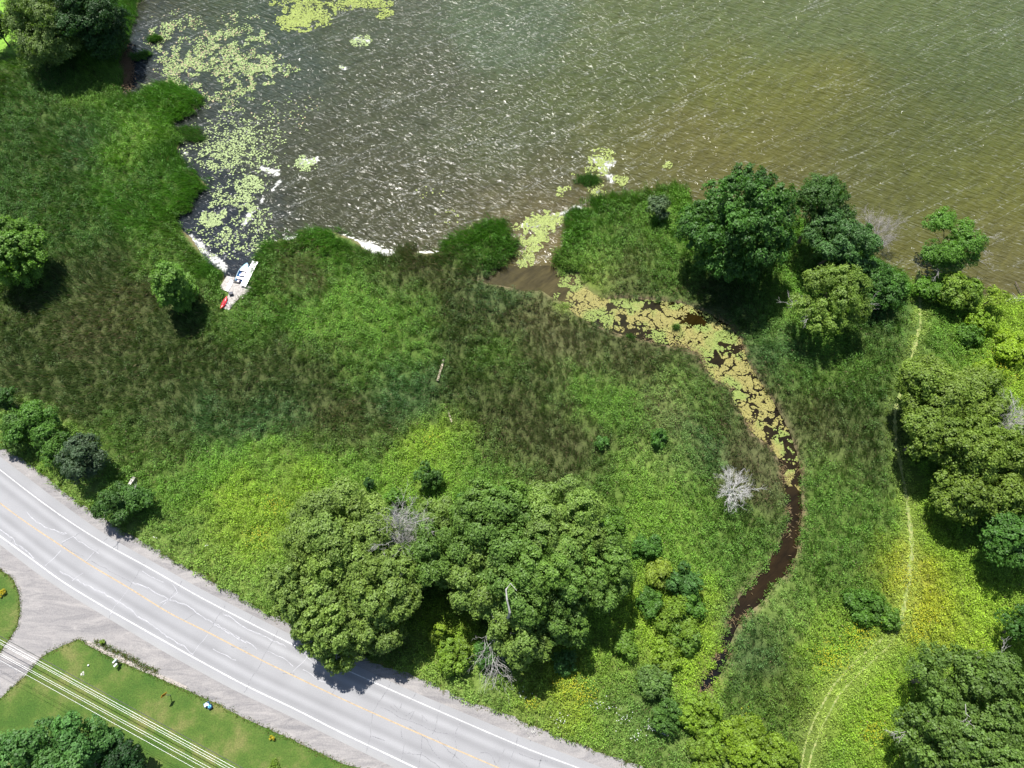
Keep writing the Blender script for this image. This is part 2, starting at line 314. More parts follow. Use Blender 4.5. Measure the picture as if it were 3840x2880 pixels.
# ------------------------------------------------------------------ water
WCP = [(290,90,70,75,96),(280,130,72,78,98),(320,20,78,68,44),(400,30,84,92,62),(500,100,80,88,76),(560,170,84,90,82),(420,260,62,64,68),(500,300,82,84,82),(420,420,52,55,68),(450,520,60,62,78),(300,200,100,92,84),  # blue-grey upper left points carry the sky's reflection in the water colour
 (600,300,88,86,78),(800,60,90,98,86),(900,200,86,88,74),(700,420,82,78,68),(900,450,86,80,66),(1100,300,90,88,66),(1100,60,96,106,92),(1400,60,106,113,84),(1300,200,102,102,62),(1400,330,118,108,66),(1200,440,98,86,68),
 (1700,60,112,119,88),(2000,50,112,120,84),(2180,30,106,116,88),(1600,200,124,120,64),(1800,230,140,128,60),(1650,300,134,118,66),(1480,350,134,113,76),(1740,350,120,104,70),(1850,290,94,94,60),(1920,310,96,94,58),(1980,290,104,102,60),
 (2050,230,94,100,62),(2090,200,90,98,66),(2100,130,100,112,80),(2150,300,118,114,60),(2000,380,124,118,58),(2180,420,128,117,62),(1900,440,112,106,64),(1850,400,112,100,66),(1930,560,134,118,82),(2150,560,128,114,70),(2180,620,124,108,76),
 (1400,420,112,97,78),(1000,500,84,74,60),(1100,470,96,84,66),(1150,590,162,134,78),(1100,600,138,114,68),(1200,560,170,146,116),(1190,590,175,150,110),(1120,610,90,72,40),(1170,500,90,72,50),(1210,520,140,110,86),(1350,660,62,60,42),(1500,690,84,60,22),(1600,800,74,62,38),(1690,950,78,62,42),
 (1710,1050,84,64,42),(1700,1150,84,62,40),(1640,1260,100,70,38),(1590,1310,74,56,42),(1550,1440,44,46,60),(1530,1480,30,36,50)]
wcw = at([c[0]*FV for c in WCP], [c[1]*FV for c in WCP], 0)[:, :2]; wcv = np.array([lin(c[2:]) for c in WCP])*np.array([.9, 1.06, .85])
for i_, c_ in enumerate(WCP):
    if c_[0] > 560 and c_[1] < 620 and not (1100 < c_[0] < 1260 and c_[1] > 480): wcv[i_] = wcv[i_]*.6+lin((104, 108, 64))*.4; wcv[i_] *= np.array([1.1, 1.12, .88]) if c_[0] > 1350 else (np.array([.95, 1.05, .95]) if c_[0] > 1000 else .85)
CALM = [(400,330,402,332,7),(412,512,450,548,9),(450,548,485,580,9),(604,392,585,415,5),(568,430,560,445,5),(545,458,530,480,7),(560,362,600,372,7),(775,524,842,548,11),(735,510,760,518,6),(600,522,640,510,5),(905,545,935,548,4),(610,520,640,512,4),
 (1130,487,1180,485,5),(1195,470,1222,458,8),(1295,345,1318,352,12),(1300,360,1325,390,10),(1235,450,1272,452,5),(1290,415,1300,425,6),(655,350,680,345,10),(770,85,795,90,6),(738,145,745,148,6)]  # calm patches with white glare painted into the lake colour through alpha
wx_, wy_, wf = grid(axis_coords(-108, 108, .45, 2600), axis_coords(-8, 126, .45, 2600))
wcol = kernel(wx_, wy_, wcw, wcv, 6.0, 3.0)
calm_glare = np.zeros(len(wx_))
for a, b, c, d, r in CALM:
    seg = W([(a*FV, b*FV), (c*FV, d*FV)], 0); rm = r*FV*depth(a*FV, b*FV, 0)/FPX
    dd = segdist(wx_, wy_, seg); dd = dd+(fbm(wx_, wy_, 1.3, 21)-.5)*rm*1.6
    calm_glare = np.maximum(calm_glare, np.clip((rm*1.15-dd)/(rm*.5), 0, 1))
stream_poly = W([(1780,1000),(1895,1000),(2080,1000),(2700,1100),(2900,1250),(3150,1600),(3100,2100),(2700,2700),(2500,2650),(2500,2300),(2800,1900),(2600,1500),(2000,1200),(1700,1100)], 0)
def water_mat(name, wave, foam, rough=.1, alb=.5):
    m, nt, b = mat(name, rough, .5); L = nt.links.new; b.inputs['IOR'].default_value = 1.33
    a = N(nt, 'ShaderNodeAttribute', attribute_name='col'); g = N(nt, 'ShaderNodeNewGeometry')
    def coords(rot, sx, sy):
        mp = N(nt, 'ShaderNodeMapping', vector_type='POINT'); mp.inputs['Rotation'].default_value = (0, 0, rot); 
        L(g.outputs['Position'], mp.inputs[0]); m2 = N(nt, 'ShaderNodeVectorMath', operation='MULTIPLY'); L(mp.outputs[0], m2.inputs[0]); m2.inputs[1].default_value = (sx, sy, 1)
        return m2.outputs[0]
    def nz(v, detail=3, rough=.5, dist=0):
        n = N(nt, 'ShaderNodeTexNoise'); n.inputs['Scale'].default_value = 1; n.inputs['Detail'].default_value = detail; n.inputs['Roughness'].default_value = rough
        n.inputs['Distortion'].default_value = dist; L(v, n.inputs['Vector']); return n.outputs[0]
    def math_(op, x, y=None, z=None):
        n = N(nt, 'ShaderNodeMath', operation=op)
        for i, q in enumerate((x, y, z)):
            if q is None: continue
            if isinstance(q, (int, float)): n.inputs[i].default_value = q
            else: L(q, n.inputs[i])
        return n.outputs[0]
    w1 = nz(coords(radians(28), .5, 1.7), 2, .45, .7); w2 = nz(coords(radians(28), 1.9, 5.0), 2, .5); w3 = nz(coords(radians(-40), .12, .3), 2)
    h = math_('ADD', math_('MULTIPLY', w1, 1.0), math_('MULTIPLY', w2, .1))
    inv = math_('SUBTRACT', 1.0, a.outputs['Alpha'])
    bu = N(nt, 'ShaderNodeBump'); bu.inputs['Distance'].default_value = wave; L(h, bu.inputs['Height'])
    L(math_('MULTIPLY', inv, 1.0), bu.inputs['Strength']); L(bu.outputs[0], b.inputs['Normal'])
    L(math_('MULTIPLY_ADD', a.outputs['Alpha'], .32, rough), b.inputs['Roughness'])
    # murk: colour varies softly with depth and silt
    mur = nz(coords(radians(-38), .25, .9), 6, .65)
    mr = N(nt, 'ShaderNodeMapRange'); mr.inputs['From Min'].default_value = .3; mr.inputs['From Max'].default_value = .7; mr.inputs['To Min'].default_value = .72*alb; mr.inputs['To Max'].default_value = 1.28*alb; mr.inputs['To Min'].default_value = (.72 if foam else .45)*alb; mr.inputs['To Max'].default_value = (1.28 if foam else 1.55)*alb; L(mur, mr.inputs[0])
    vs = N(nt, 'ShaderNodeVectorMath', operation='SCALE'); L(a.outputs['Color'], vs.inputs[0]); L(mr.outputs[0], vs.inputs['Scale'])
    col = vs.outputs[0]
    if foam:
        # wind rows of foam: long thin broken lines
        ln = nz(coords(radians(-29), .016, .23), 3, .55, .2)
        ad = math_('ABSOLUTE', math_('SUBTRACT', ln, .5))
        l1 = N(nt, 'ShaderNodeMapRange'); l1.inputs['From Min'].default_value = .011; l1.inputs['From Max'].default_value = .001; L(ad, l1.inputs[0])
        ln2 = nz(coords(radians(-25), .028, .34), 3, .5, .3)
        ad2 = math_('ABSOLUTE', math_('SUBTRACT', ln2, .53))
        l2 = N(nt, 'ShaderNodeMapRange'); l2.inputs['From Min'].default_value = .008; l2.inputs['From Max'].default_value = .001; L(ad2, l2.inputs[0])
        br = nz(coords(0, 2.2, 2.2), 3, .7); b1 = N(nt, 'ShaderNodeMapRange'); b1.inputs['From Min'].default_value = .47; b1.inputs['From Max'].default_value = .68; L(br, b1.inputs[0])
        br2 = nz(coords(0, .09, .09), 2); b2 = N(nt, 'ShaderNodeMapRange'); b2.inputs['From Min'].default_value = .5; b2.inputs['From Max'].default_value = .62; L(br2, b2.inputs[0])
        # little crests breaking across the wind
        cr = nz(coords(radians(22), .7, 3.2), 3, .6, .4); c1 = N(nt, 'ShaderNodeMapRange'); c1.inputs['From Min'].default_value = .6; c1.inputs['From Max'].default_value = .76; L(cr, c1.inputs[0])
        fo = math_('MULTIPLY', math_('MAXIMUM', l1.outputs[0], math_('MULTIPLY', l2.outputs[0], math_('MULTIPLY_ADD', b2.outputs[0], .65, .35))), b1.outputs[0])
        fo = math_('MAXIMUM', math_('MULTIPLY', fo, foam), math_('MULTIPLY', c1.outputs[0], foam*.85))
        glare_fray = nz(coords(0, 1.6, 1.6), 5, .75); fr = N(nt, 'ShaderNodeMapRange'); fr.inputs['From Min'].default_value = .52; fr.inputs['From Max'].default_value = .68; L(math_('MULTIPLY_ADD', a.outputs['Alpha'], .22, math_('MULTIPLY', glare_fray, .8)), fr.inputs[0])  # broken white glare of the calm patches, mixed into base colour like the foam
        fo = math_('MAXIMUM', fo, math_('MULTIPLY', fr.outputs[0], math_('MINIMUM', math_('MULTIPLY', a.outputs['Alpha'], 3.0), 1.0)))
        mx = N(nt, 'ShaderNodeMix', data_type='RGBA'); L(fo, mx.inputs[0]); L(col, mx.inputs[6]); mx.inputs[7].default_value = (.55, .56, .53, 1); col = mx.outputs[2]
    L(col, b.inputs['Base Color'])
    return m
cxf = wx_[wf].mean(1); cyf = wy_[wf].mean(1)
instr = inside(cxf, cyf, stream_poly)
def water_obj(name, sel, m, z):
    f = wf[sel]; u, iv = np.unique(f, return_inverse=True); f = iv.reshape(f.shape)
    V = np.stack([wx_[u], wy_[u], np.full(len(u), z)], 1)
    return tag(mesh_np(name, V, f, m, col=np.concatenate([wcol[u], calm_glare[u, None]], 1)), kind='structure')
# keep only cells near or in water (land hides the rest)
near = signed_water(cxf, cyf) > -1.5
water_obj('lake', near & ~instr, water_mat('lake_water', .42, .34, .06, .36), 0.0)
water_obj('stream', near & instr, water_mat('stream_water', .02, 0, .09, .19), 0.0)

# ------------------------------------------------------------------ road, gravel, lawns
def poly_sheet(name, poly, z, m, kind='structure'):
    import bmesh
    bm = bmesh.new(); vs = [bm.verts.new((p[0], p[1], z)) for p in poly]; f = bm.faces.new(vs)
    if f.normal.z < 0 or f.calc_area() and False: f.normal_flip()
    bmesh.ops.triangulate(bm, faces=[f]); bm.normal_update()
    for q in bm.faces:
        if q.normal.z < 0: q.normal_flip()
    me = bpy.data.meshes.new(name); bm.to_mesh(me); bm.free(); me.materials.append(m)
    o = bpy.data.objects.new(name, me); C.objects.link(o)
    if kind: o['kind'] = kind
    return o
def jag(p, amp, step=.8, seed=0):
    p = np.array(p); d = np.r_[0, np.cumsum(np.linalg.norm(np.diff(p, axis=0), axis=1))]; n = int(d[-1]/step)
    q = resample(p, n); r = np.random.default_rng(seed); q[1:-1] += r.normal(size=(n-2, 2))*amp
    return [tuple(a) for a in q]
def strip_mesh(A, B, z):
    n = len(A); V = []; UV = []
    for i in range(n):
        for k in range(9):
            t = k/8; V.append((A[i][0]*(1-t)+B[i][0]*t, A[i][1]*(1-t)+B[i][1]*t, z)); UV.append((t, i))
    F = [(i*9+k, i*9+k+1, (i+1)*9+k+1, (i+1)*9+k) for i in range(n-1) for k in range(8)]
    return V, F, UV
def asphalt():
    m, nt, b = mat('asphalt', .85, .3); L = nt.links.new
    g = N(nt, 'ShaderNodeNewGeometry'); uv = N(nt, 'ShaderNodeUVMap'); sp = N(nt, 'ShaderNodeSeparateXYZ'); L(uv.outputs[0], sp.inputs[0])
    n = N(nt, 'ShaderNodeTexNoise'); n.inputs['Scale'].default_value = 9; n.inputs['Detail'].default_value = 8; n.inputs['Roughness'].default_value = .8; L(g.outputs['Position'], n.inputs['Vector'])
    n2 = N(nt, 'ShaderNodeTexNoise'); n2.inputs['Scale'].default_value = .25; n2.inputs['Detail'].default_value = 4; L(g.outputs['Position'], n2.inputs['Vector'])
    cr = N(nt, 'ShaderNodeValToRGB'); e = cr.color_ramp.elements; e[0].position = 0; e[0].color = (.245, .245, .25, 1); e[1].position = 1; e[1].color = (.26, .26, .26, 1)
    for p, v in ((.10, .25), (.17, .215), (.25, .272), (.33, .213), (.42, .25), (.5, .256), (.58, .25), (.66, .212), (.74, .272), (.82, .214), (.9, .248)):
        q = e.new(p); q.color = (v, v, v*1.03, 1)
    cr.color_ramp.interpolation = 'EASE'; L(sp.outputs[0], cr.inputs[0])
    mr = N(nt, 'ShaderNodeMapRange'); mr.inputs['From Min'].default_value = .25; mr.inputs['From Max'].default_value = .75; mr.inputs['To Min'].default_value = .82; mr.inputs['To Max'].default_value = 1.16; L(n.outputs[0], mr.inputs[0])
    mr2 = N(nt, 'ShaderNodeMapRange'); mr2.inputs['From Min'].default_value = .3; mr2.inputs['From Max'].default_value = .7; mr2.inputs['To Min'].default_value = .94; mr2.inputs['To Max'].default_value = 1.06; L(n2.outputs[0], mr2.inputs[0])
    mm = N(nt, 'ShaderNodeMath', operation='MULTIPLY'); L(mr.outputs[0], mm.inputs[0]); L(mr2.outputs[0], mm.inputs[1])
    vs = N(nt, 'ShaderNodeVectorMath', operation='SCALE'); L(cr.outputs[0], vs.inputs[0]); L(mm.outputs[0], vs.inputs['Scale']); L(vs.outputs[0], b.inputs['Base Color'])
    return m
def gravel_mat():
    m, nt, b = mat('gravel', .95, .2); L = nt.links.new; g = N(nt, 'ShaderNodeNewGeometry')
    n = N(nt, 'ShaderNodeTexNoise'); n.inputs['Scale'].default_value = 7; n.inputs['Detail'].default_value = 8; n.inputs['Roughness'].default_value = .85; L(g.outputs['Position'], n.inputs['Vector'])
    mp = N(nt, 'ShaderNodeMapping'); mp.inputs['Rotation'].default_value = (0, 0, radians(32)); mp.inputs['Scale'].default_value = (.2, .9, 1); L(g.outputs['Position'], mp.inputs[0])
    n2 = N(nt, 'ShaderNodeTexNoise'); n2.inputs['Scale'].default_value = 1; n2.inputs['Distortion'].default_value = 1.2; n2.inputs['Roughness'].default_value = .7; n2.inputs['Detail'].default_value = 5; L(mp.outputs[0], n2.inputs['Vector'])
    r = N(nt, 'ShaderNodeValToRGB'); r.color_ramp.elements[0].position = .38; r.color_ramp.elements[0].color = (.15, .145, .15, 1); r.color_ramp.elements[1].position = .66; r.color_ramp.elements[1].color = (.34, .32, .305, 1)
    ad = N(nt, 'ShaderNodeMath', operation='MULTIPLY_ADD'); L(n.outputs[0], ad.inputs[0]); ad.inputs[1].default_value = .5
    h = N(nt, 'ShaderNodeMath', operation='MULTIPLY'); L(n2.outputs[0], h.inputs[0]); h.inputs[1].default_value = .5; L(h.outputs[0], ad.inputs[2])
    L(ad.outputs[0], r.inputs[0]); L(r.outputs[0], b.inputs['Base Color'])
    bu = N(nt, 'ShaderNodeBump'); bu.inputs['Distance'].default_value = .05; L(n.outputs[0], bu.inputs['Height']); L(bu.outputs[0], b.inputs['Normal'])
    return m
GR = gravel_mat()
gnj = jag(gn, .13, .7, 3)
poly_sheet('gravel_shoulder', gnj+[dre[-1]]+dre[::-1]+drw[::-1]+[(-120., 62.)], LZ+.02, GR)
nA = resample(rn, 160); nB = resample(rs, 160)
road = MB(); V, F, UV = strip_mesh(nA, nB, LZ+.03); road.add(V, F)
ro = road.build('road', asphalt()); ro['kind'] = 'structure'
uvl = ro.data.uv_layers.new(name='UVMap')
for lp in ro.data.loops: uvl.data[lp.index].uv = UV[lp.vertex_index]
def ribbon(p, wd, z, mb=None, wob=0):
    p = np.array(p); d = np.gradient(p, axis=0); d /= np.linalg.norm(d, axis=1)[:, None]+1e-9; nn = np.stack([-d[:, 1], d[:, 0]], 1)
    mb = mb or MB(); ww = wd/2*(1+wob*(rng.random(len(p))-.5))[:, None]
    A = p+nn*ww; B = p-nn*ww; n = len(p)
    mb.add([(a[0], a[1], z) for a in B]+[(a[0], a[1], z) for a in A], [(i, i+1, n+i+1, n+i) for i in range(n-1)]); return mb
def worn(name, c0, c1, thr):
    return noise_col(name, c0, c1, 5, .7, 8)
PAINTW = worn('white_road_paint', (.34, .34, .34), (.58, .58, .58), 0); PAINTY = worn('yellow_road_paint', (.27, .21, .14), (.42, .31, .18), 0)
for ln, m, nm, wd in ((LINE_N, PAINTW, 'edge_line', .11), (LINE_S, PAINTW, 'edge_line', .14), (LINE_C, PAINTY, 'centre_line', .13)):
    ribbon(resample(extend(W(ln, LZ)), 160), wd, LZ+.034, wob=.3).build(nm, m, ro)
# cracks: pale filled ones and dark sealed ones
def src_line(pts, z=LZ, wig=.12, step=.35):
    q = np.array(W(pts, z)); d = np.r_[0, np.cumsum(np.linalg.norm(np.diff(q, axis=0), axis=1))]; n = max(4, int(d[-1]/step))
    t = np.linspace(0, d[-1], n); q = np.stack([np.interp(t, d, q[:, 0]), np.interp(t, d, q[:, 1])], 1)
    wv = np.cumsum(rng.normal(size=(n, 2))*wig*.5, 0); wv -= np.linspace(0, 1, n)[:, None]*wv[-1]
    return q+wv
Z1 = lambda pts: [(x/1.728, 1920+y/1.728) for x, y in pts]; Z2 = lambda pts: [(1280+x/1.728, 1920+y/1.728) for x, y in pts]
pale = [Z1([(180,0),(300,90),(430,135)]), Z1([(0,110),(90,180),(220,300)]), Z1([(390,375),(560,480),(760,585),(900,690),(1050,770),(1160,850),(1250,920)]), Z1([(850,455),(940,490),(1080,570),(1200,620),(1380,730),(1500,800),(1660,885)]),
 Z1([(1380,735),(1480,770),(1600,850)]), Z1([(920,385),(1060,455)]), Z1([(470,160),(640,270)]), Z1([(400,200),(470,160)]), Z1([(555,320),(610,262)]), Z1([(300,345),(395,250)]), Z1([(470,450),(540,395)]), Z1([(1250,920),(1350,790)]), Z1([(1440,660),(1680,790),(1850,870)]),
 Z1([(715,680),(765,595),(830,500)]), Z1([(1120,470),(1150,520)]), Z1([(1960,910),(2060,990),(2180,1020)]), Z1([(1960,1020),(2080,1090),(2212,1140)]), Z1([(1030,600),(1100,560)]), Z1([(1150,520),(1060,600)]), Z1([(1380,890),(1530,960)]), Z1([(1900,1040),(1990,940)]), Z1([(1730,900),(1900,1000)])]
dark = [Z1([(540,120),(400,205)]), Z1([(400,205),(450,255),(550,298)]), Z1([(560,325),(640,240)]), Z1([(590,325),(700,390),(850,455)]), Z1([(830,500),(945,325)]), Z1([(1040,610),(1180,445)]), Z1([(710,690),(740,645)]), Z1([(1350,780),(1460,600)]), Z1([(1700,960),(1800,770)]),
 Z1([(1580,1170),(1700,960)]), Z1([(1500,870),(1600,880)]), Z1([(1830,1045),(1910,1050)]), Z1([(675,190),(700,168)]), Z1([(2150,1180),(2212,1120)]), Z1([(1290,640),(1200,700)]), Z1([(50,210),(100,165)]),
 Z2([(320,1100),(260,1230),(210,1310),(200,1450),(160,1560)]), Z2([(480,1170),(440,1230)]), Z2([(640,1245),(620,1330),(590,1440)]), Z2([(780,1360),(750,1440),(740,1560),(700,1659)]), Z2([(1150,1460),(1130,1540),(1080,1659)]), Z2([(1300,1560),(1280,1659)]),
 Z2([(250,1270),(400,1330),(560,1400),(700,1440)]), Z2([(390,1400),(400,1500),(390,1620)]), Z2([(440,1390),(560,1460),(640,1600)]), Z2([(520,1460),(500,1659)]), Z2([(620,1470),(720,1560),(820,1659)]), Z2([(400,1560),(520,1590),(640,1659)]), Z2([(1000,1640),(1060,1530)]),
 Z2([(1150,1560),(1250,1600),(1400,1620)]), Z2([(360,1290),(320,1260)]), Z2([(410,1320),(470,1280),(440,1350)]), Z2([(520,1370),(530,1310),(560,1360)]), Z2([(340,1240),(380,1290),(390,1240)]), Z2([(200,1450),(280,1480)]), Z2([(900,1560),(960,1560),(1000,1640)]),
 Z1([(110,1050),(60,1000)]), Z1([(1660,640),(1600,720)])]
mb = MB(); mb2 = MB()
for p in pale:
    q = src_line(p); ribbon(q, .045, LZ+.0335, mb, 1.4)
    if len(q) > 14: ribbon(q[::1]+rng.normal(size=q.shape)*.03+np.array([.1, -.12]), .03, LZ+.0332, mb, .9)
for p in dark: ribbon(src_line(p), .075, LZ+.0338, mb2, .7)
mb.build('pale_crack', noise_col('crack_filler', (.3, .3, .32), (.44, .44, .46), 6), ro)
mb2.build('sealed_crack', noise_col('tar', (.13, .13, .14), (.24, .24, .25), 6), ro)
def lawn_mat():
    m, nt, b = mat('mown_grass', .8, .25); L = nt.links.new; g = N(nt, 'ShaderNodeNewGeometry')
    n = N(nt, 'ShaderNodeTexNoise'); n.inputs['Scale'].default_value = 6; n.inputs['Detail'].default_value = 8; n.inputs['Roughness'].default_value = .75; L(g.outputs['Position'], n.inputs['Vector'])
    n2 = N(nt, 'ShaderNodeTexNoise'); n2.inputs['Scale'].default_value = .28; n2.inputs['Detail'].default_value = 6; n2.inputs['Roughness'].default_value = .65; L(g.outputs['Position'], n2.inputs['Vector'])
    r = N(nt, 'ShaderNodeValToRGB'); e = r.color_ramp.elements; e[0].position = .36; e[0].color = (.04, .09, .010, 1); e[1].position = .66; e[1].color = (.13, .14, .04, 1)
    q = e.new(.5); q.color = (.065, .112, .016, 1); L(n2.outputs[0], r.inputs[0])
    mr = N(nt, 'ShaderNodeMapRange'); mr.inputs['From Min'].default_value = .3; mr.inputs['From Max'].default_value = .7; mr.inputs['To Min'].default_value = .5; mr.inputs['To Max'].default_value = 1.5; L(n.outputs[0], mr.inputs[0])
    vs = N(nt, 'ShaderNodeVectorMath', operation='SCALE'); L(r.outputs[0], vs.inputs[0]); L(mr.outputs[0], vs.inputs['Scale']); L(vs.outputs[0], b.inputs['Base Color'])
    bu = N(nt, 'ShaderNodeBump'); bu.inputs['Distance'].default_value = .08; L(n.outputs[0], bu.inputs['Height']); L(bu.outputs[0], b.inputs['Normal'])
    return m
LM = lawn_mat()
poly_sheet('lawn', jag(drw, .05, .5, 5)+[(-170., -40.), (-170., 40.)], LZ+.04, LM)
poly_sheet('lawn', jag(dre, .05, .5, 6)+[(70., -60.), (-70., -60.)], LZ+.04, LM)
# trodden path across the corner lawn, and trail through the meadow
MUDP = noise_col('trodden_earth', (.24, .22, .2), (.36, .32, .29), 5, .9, 8)
pth = W([(324,2408),(370,2432),(428,2462),(521,2502),(590,2532),(700,2580)], LZ)
ribbon(resample(pth, 40), .42, LZ+.046, wob=.5).build('footpath', MUDP)['kind'] = 'structure'
TRM = noise_col('straw_track', (.12, .18, .04), (.27, .28, .1), 2.5, .9, 8)
tm = MB()
for t, wd in zip(TR, (.46, .2, .17)): ribbon(resample(t, 150), wd, LZ+.09, tm, 1.4)
tm.build('path', TRM)['kind'] = 'structure'

# ------------------------------------------------------------------ grasses, reeds and weeds
def sample_land(n):
    x = rng.uniform(-106, 106, n); y = rng.uniform(-13, 124, n)
    px, py = proj(np.stack([x, y, np.full(n, LZ)], 1))
    k = (px > -160) & (px < 4000) & (py > -120) & (py < 3020); return x[k], y[k], px[k], py[k]
lawnA = LAWN_W; lawnB = LAWN_S
GRN = gnj+[dre[-1]]+dre[::-1]+drw[::-1]+[(-120., 62.)]
CALM_GLARE_W = [(W([(a*FV, b*FV), (c*FV, d*FV)], 0), r*FV*.04) for a, b, c, d, r in CALM]
def veg_ok(x, y, margin=.0):
    s = signed_water(x, y); cl_ = np.zeros(len(x), bool)
    for sg_, r_ in CALM_GLARE_W: cl_ |= segdist(x, y, sg_) < r_*1.2+.2
    k = (s < margin) & ~(cl_ & (s > -2.2)) & ~inside(x, y, GRN) & ~inside(x, y, lawnA) & ~inside(x, y, lawnB) & ~inside(x, y, DOCK_FOOT)
    return k, s
eastP = [(a*FV, b*FV) for a, b in [(1535,1500),(1600,1310),(1690,1200),(1730,1100),(1700,950),(1600,760),(1560,690),(1700,700),(1980,600),(2300,560),(2600,1800),(1500,1800)]]
penP = [(a*FV, b*FV) for a, b in [(1200,640),(1190,440),(1500,380),(1800,380),(2100,600),(1980,600),(1700,700),(1560,690),(1300,670)]]
def region(px, py, s, leafy):
    r = np.full(len(px), 2)                                  # 2 central marsh
    fy = py/FV; fx = px/FV
    r[(fx < 960) & (fy < 960)] = 0
    r[leafy & (fy > 900)] = 4
    r[(fy > 1120)] = 4
    r[inside(px, py, penP)] = 3; r[inside(px, py, eastP)] = 5
    r[(s > -2.6) & (s < 1) & (fy < 620)] = 1
    return r
RN = ['marsh_grass', 'shore_reeds', 'sedge_meadow', 'peninsula_grass', 'roadside_weeds', 'bank_meadow']
RL = ['dark green marsh grass filling the left half of the wetland', 'bright green reeds fringing the lake shore', 'brown and green sedge between the marsh and the stream', 'mixed grass on the small peninsula below the big maple',
      'yellow green weeds between the road and the wetland', 'tall grass and weeds right of the winding stream']
acc = [[] for _ in RN]
def tufts(x, y, s, fv, zb, nb, leafy, hscale=1.0):
    """nb blades or leaves around each (x,y)"""
    n = len(x)
    if n == 0: return
    px, py = proj(np.stack([x, y, np.full(n, LZ)], 1)); reg = region(px, py, s, np.full(n, leafy))
    i = np.repeat(np.arange(n), nb); m = len(i)
    hh = (fv[i, 4])*hscale*rng.uniform(.55, 1.15, m)
    cl = fv[i, :3]*ALB
    tone = np.repeat(rng.uniform(*((.72, 1.35) if leafy else (.9, 1.12)), n), nb)*rng.uniform(.6, 1.5, m)
    big = np.repeat(.8+.4*fbm(x, y, 4.5, 41), nb); tone = tone*big
    cl = cl*tone[:, None]
    tf = (fv[:, 5]*(.6+.9*fbm(x, y, 5, 90)))[i] if not leafy else np.zeros(m)+.01
    strw = (rng.random(m) < tf)[:, None]; cl = np.where(strw, lin((168, 150, 116))*ALB*rng.uniform(.4, .95, m)[:, None], cl)
    ang = (fbm(x, y, 9, 30)*6+.5)[i]+rng.normal(size=m)*.65
    if leafy:
        rr = rng.uniform(0, .42, m)**.8; th = rng.uniform(0, 2*pi, m)
        b = np.stack([x[i]+rr*np.cos(th), y[i]+rr*np.sin(th), zb[i]+hh*(1-rr*.9)], 1)
        ax = norm(np.stack([np.cos(th), np.sin(th), rng.normal(size=m)*.4], 1)+rng.normal(size=(m, 3))*.35)*rng.uniform(.12, .24, m)[:, None]
        sd_ = norm(np.cross(ax, np.array([0, 0, 1.])+rng.normal(size=(m, 3))*.5))*rng.uniform(.035, .07, m)[:, None]
        lf = np.stack([np.zeros(m), np.zeros(m), np.full(m, .02)], 1)
    else:
        rr = rng.uniform(0, .3, m); th = rng.uniform(0, 2*pi, m)
        b = np.stack([x[i]+rr*np.cos(th), y[i]+rr*np.sin(th), zb[i]-.03], 1)
        lean = rng.uniform(.25, .95, m)*hh
        ax = np.stack([np.cos(ang)*lean, np.sin(ang)*lean, hh*rng.uniform(.6, 1, m)], 1)
        sd_ = norm(np.cross(ax, rng.normal(size=(m, 3))))*rng.uniform(.018, .036, m)[:, None]
        lf = np.stack([np.zeros(m), np.zeros(m), hh*.16], 1)
    for r in range(len(RN)):
        k = reg[i] == r
        if k.any(): acc[r].append((b[k], ax[k], sd_[k], lf[k], cl[k]))
x, y, px, py = sample_land(150000)
k, s = veg_ok(x, y, .6); k &= (s < .35) | (py > 1780); k &= ~((s > -.1+.25*rng.random(len(s))+.15*(py > 1780)) & inside(x, y, stream_poly)); x, y, s = x[k], y[k], s[k]
fv = field(x, y); k = fv[:, 4] > .3+.25*rng.random(len(x)); x, y, s, fv = x[k], y[k], s[k], fv[k]
dtr = np.minimum.reduce([segdist(x, y, TR[0])]+[segdist(x, y, t)+.14 for t in TR[1:]])+(vnoise(x, y, 2.0, 33)-.5)*.5; k = dtr > .22; x, y, s, fv, dtr = x[k], y[k], s[k], fv[k], dtr[k]
fv[:, 4] *= np.clip(dtr/2.6, .14, 1); near_t = np.clip(1.15-dtr/1.7, 0, 1)[:, None]; fv[:, :3] = fv[:, :3]*(1-.8*near_t)+lin((168, 188, 88))*.8*near_t
fv[:, 4] *= .75+.6*fbm(x, y, 4, 50); fv[:, 4] *= np.where((s > -1.6) & inside(x, y, stream_poly), .6, 1)
mudspots = [(1275,628,22),(395,500,14),(1225,560,10),(1008,742,2)]
for a, b_, r_ in mudspots:
    c = at(a*FV, b_*FV); rm = r_*FV*.04; k = np.hypot(x-c[0], y-c[1]) > rm; x, y, s, fv = x[k], y[k], s[k], fv[k]
lf = rng.random(len(x)) < fv[:, 3]
zb = np.where(s > -.6, np.minimum(np.maximum(-s, 0)*.45, LZ), LZ)
a = ~lf; tufts(x[a], y[a], s[a], fv[a], zb[a], 15, False)
a = lf; tufts(x[a], y[a], s[a], fv[a], zb[a], 34, True)
a = lf & (rng.random(len(x)) < .5); tufts(x[a], y[a], s[a], fv[a], zb[a], 5, False, .8)
# tall reeds at the water's edge
x, y, px, py = sample_land(400000); k, s = veg_ok(x, y, 1.3); k &= (s > -2.2) & (py < 1100*1.0) & ((s < -.7+1.9*vnoise(x, y, .9, 97)) | ((rng.random(len(s)) < .1) & (vnoise(x, y, 1.5, 99) > .4))) ; x, y, s = x[k], y[k], s[k]
k = ~inside(x, y, stream_poly); x, y, s = x[k], y[k], s[k]; fv = field(x, y); k = fv[:, 4] > .6; x, y, s, fv = x[k], y[k], s[k], fv[k]; fv[:, 4] = 1.5; fv[:, 4] *= .5+fbm(x, y, 2.0, 95)
tufts(x, y, s, fv, np.zeros(len(x))+.0, 7, False)
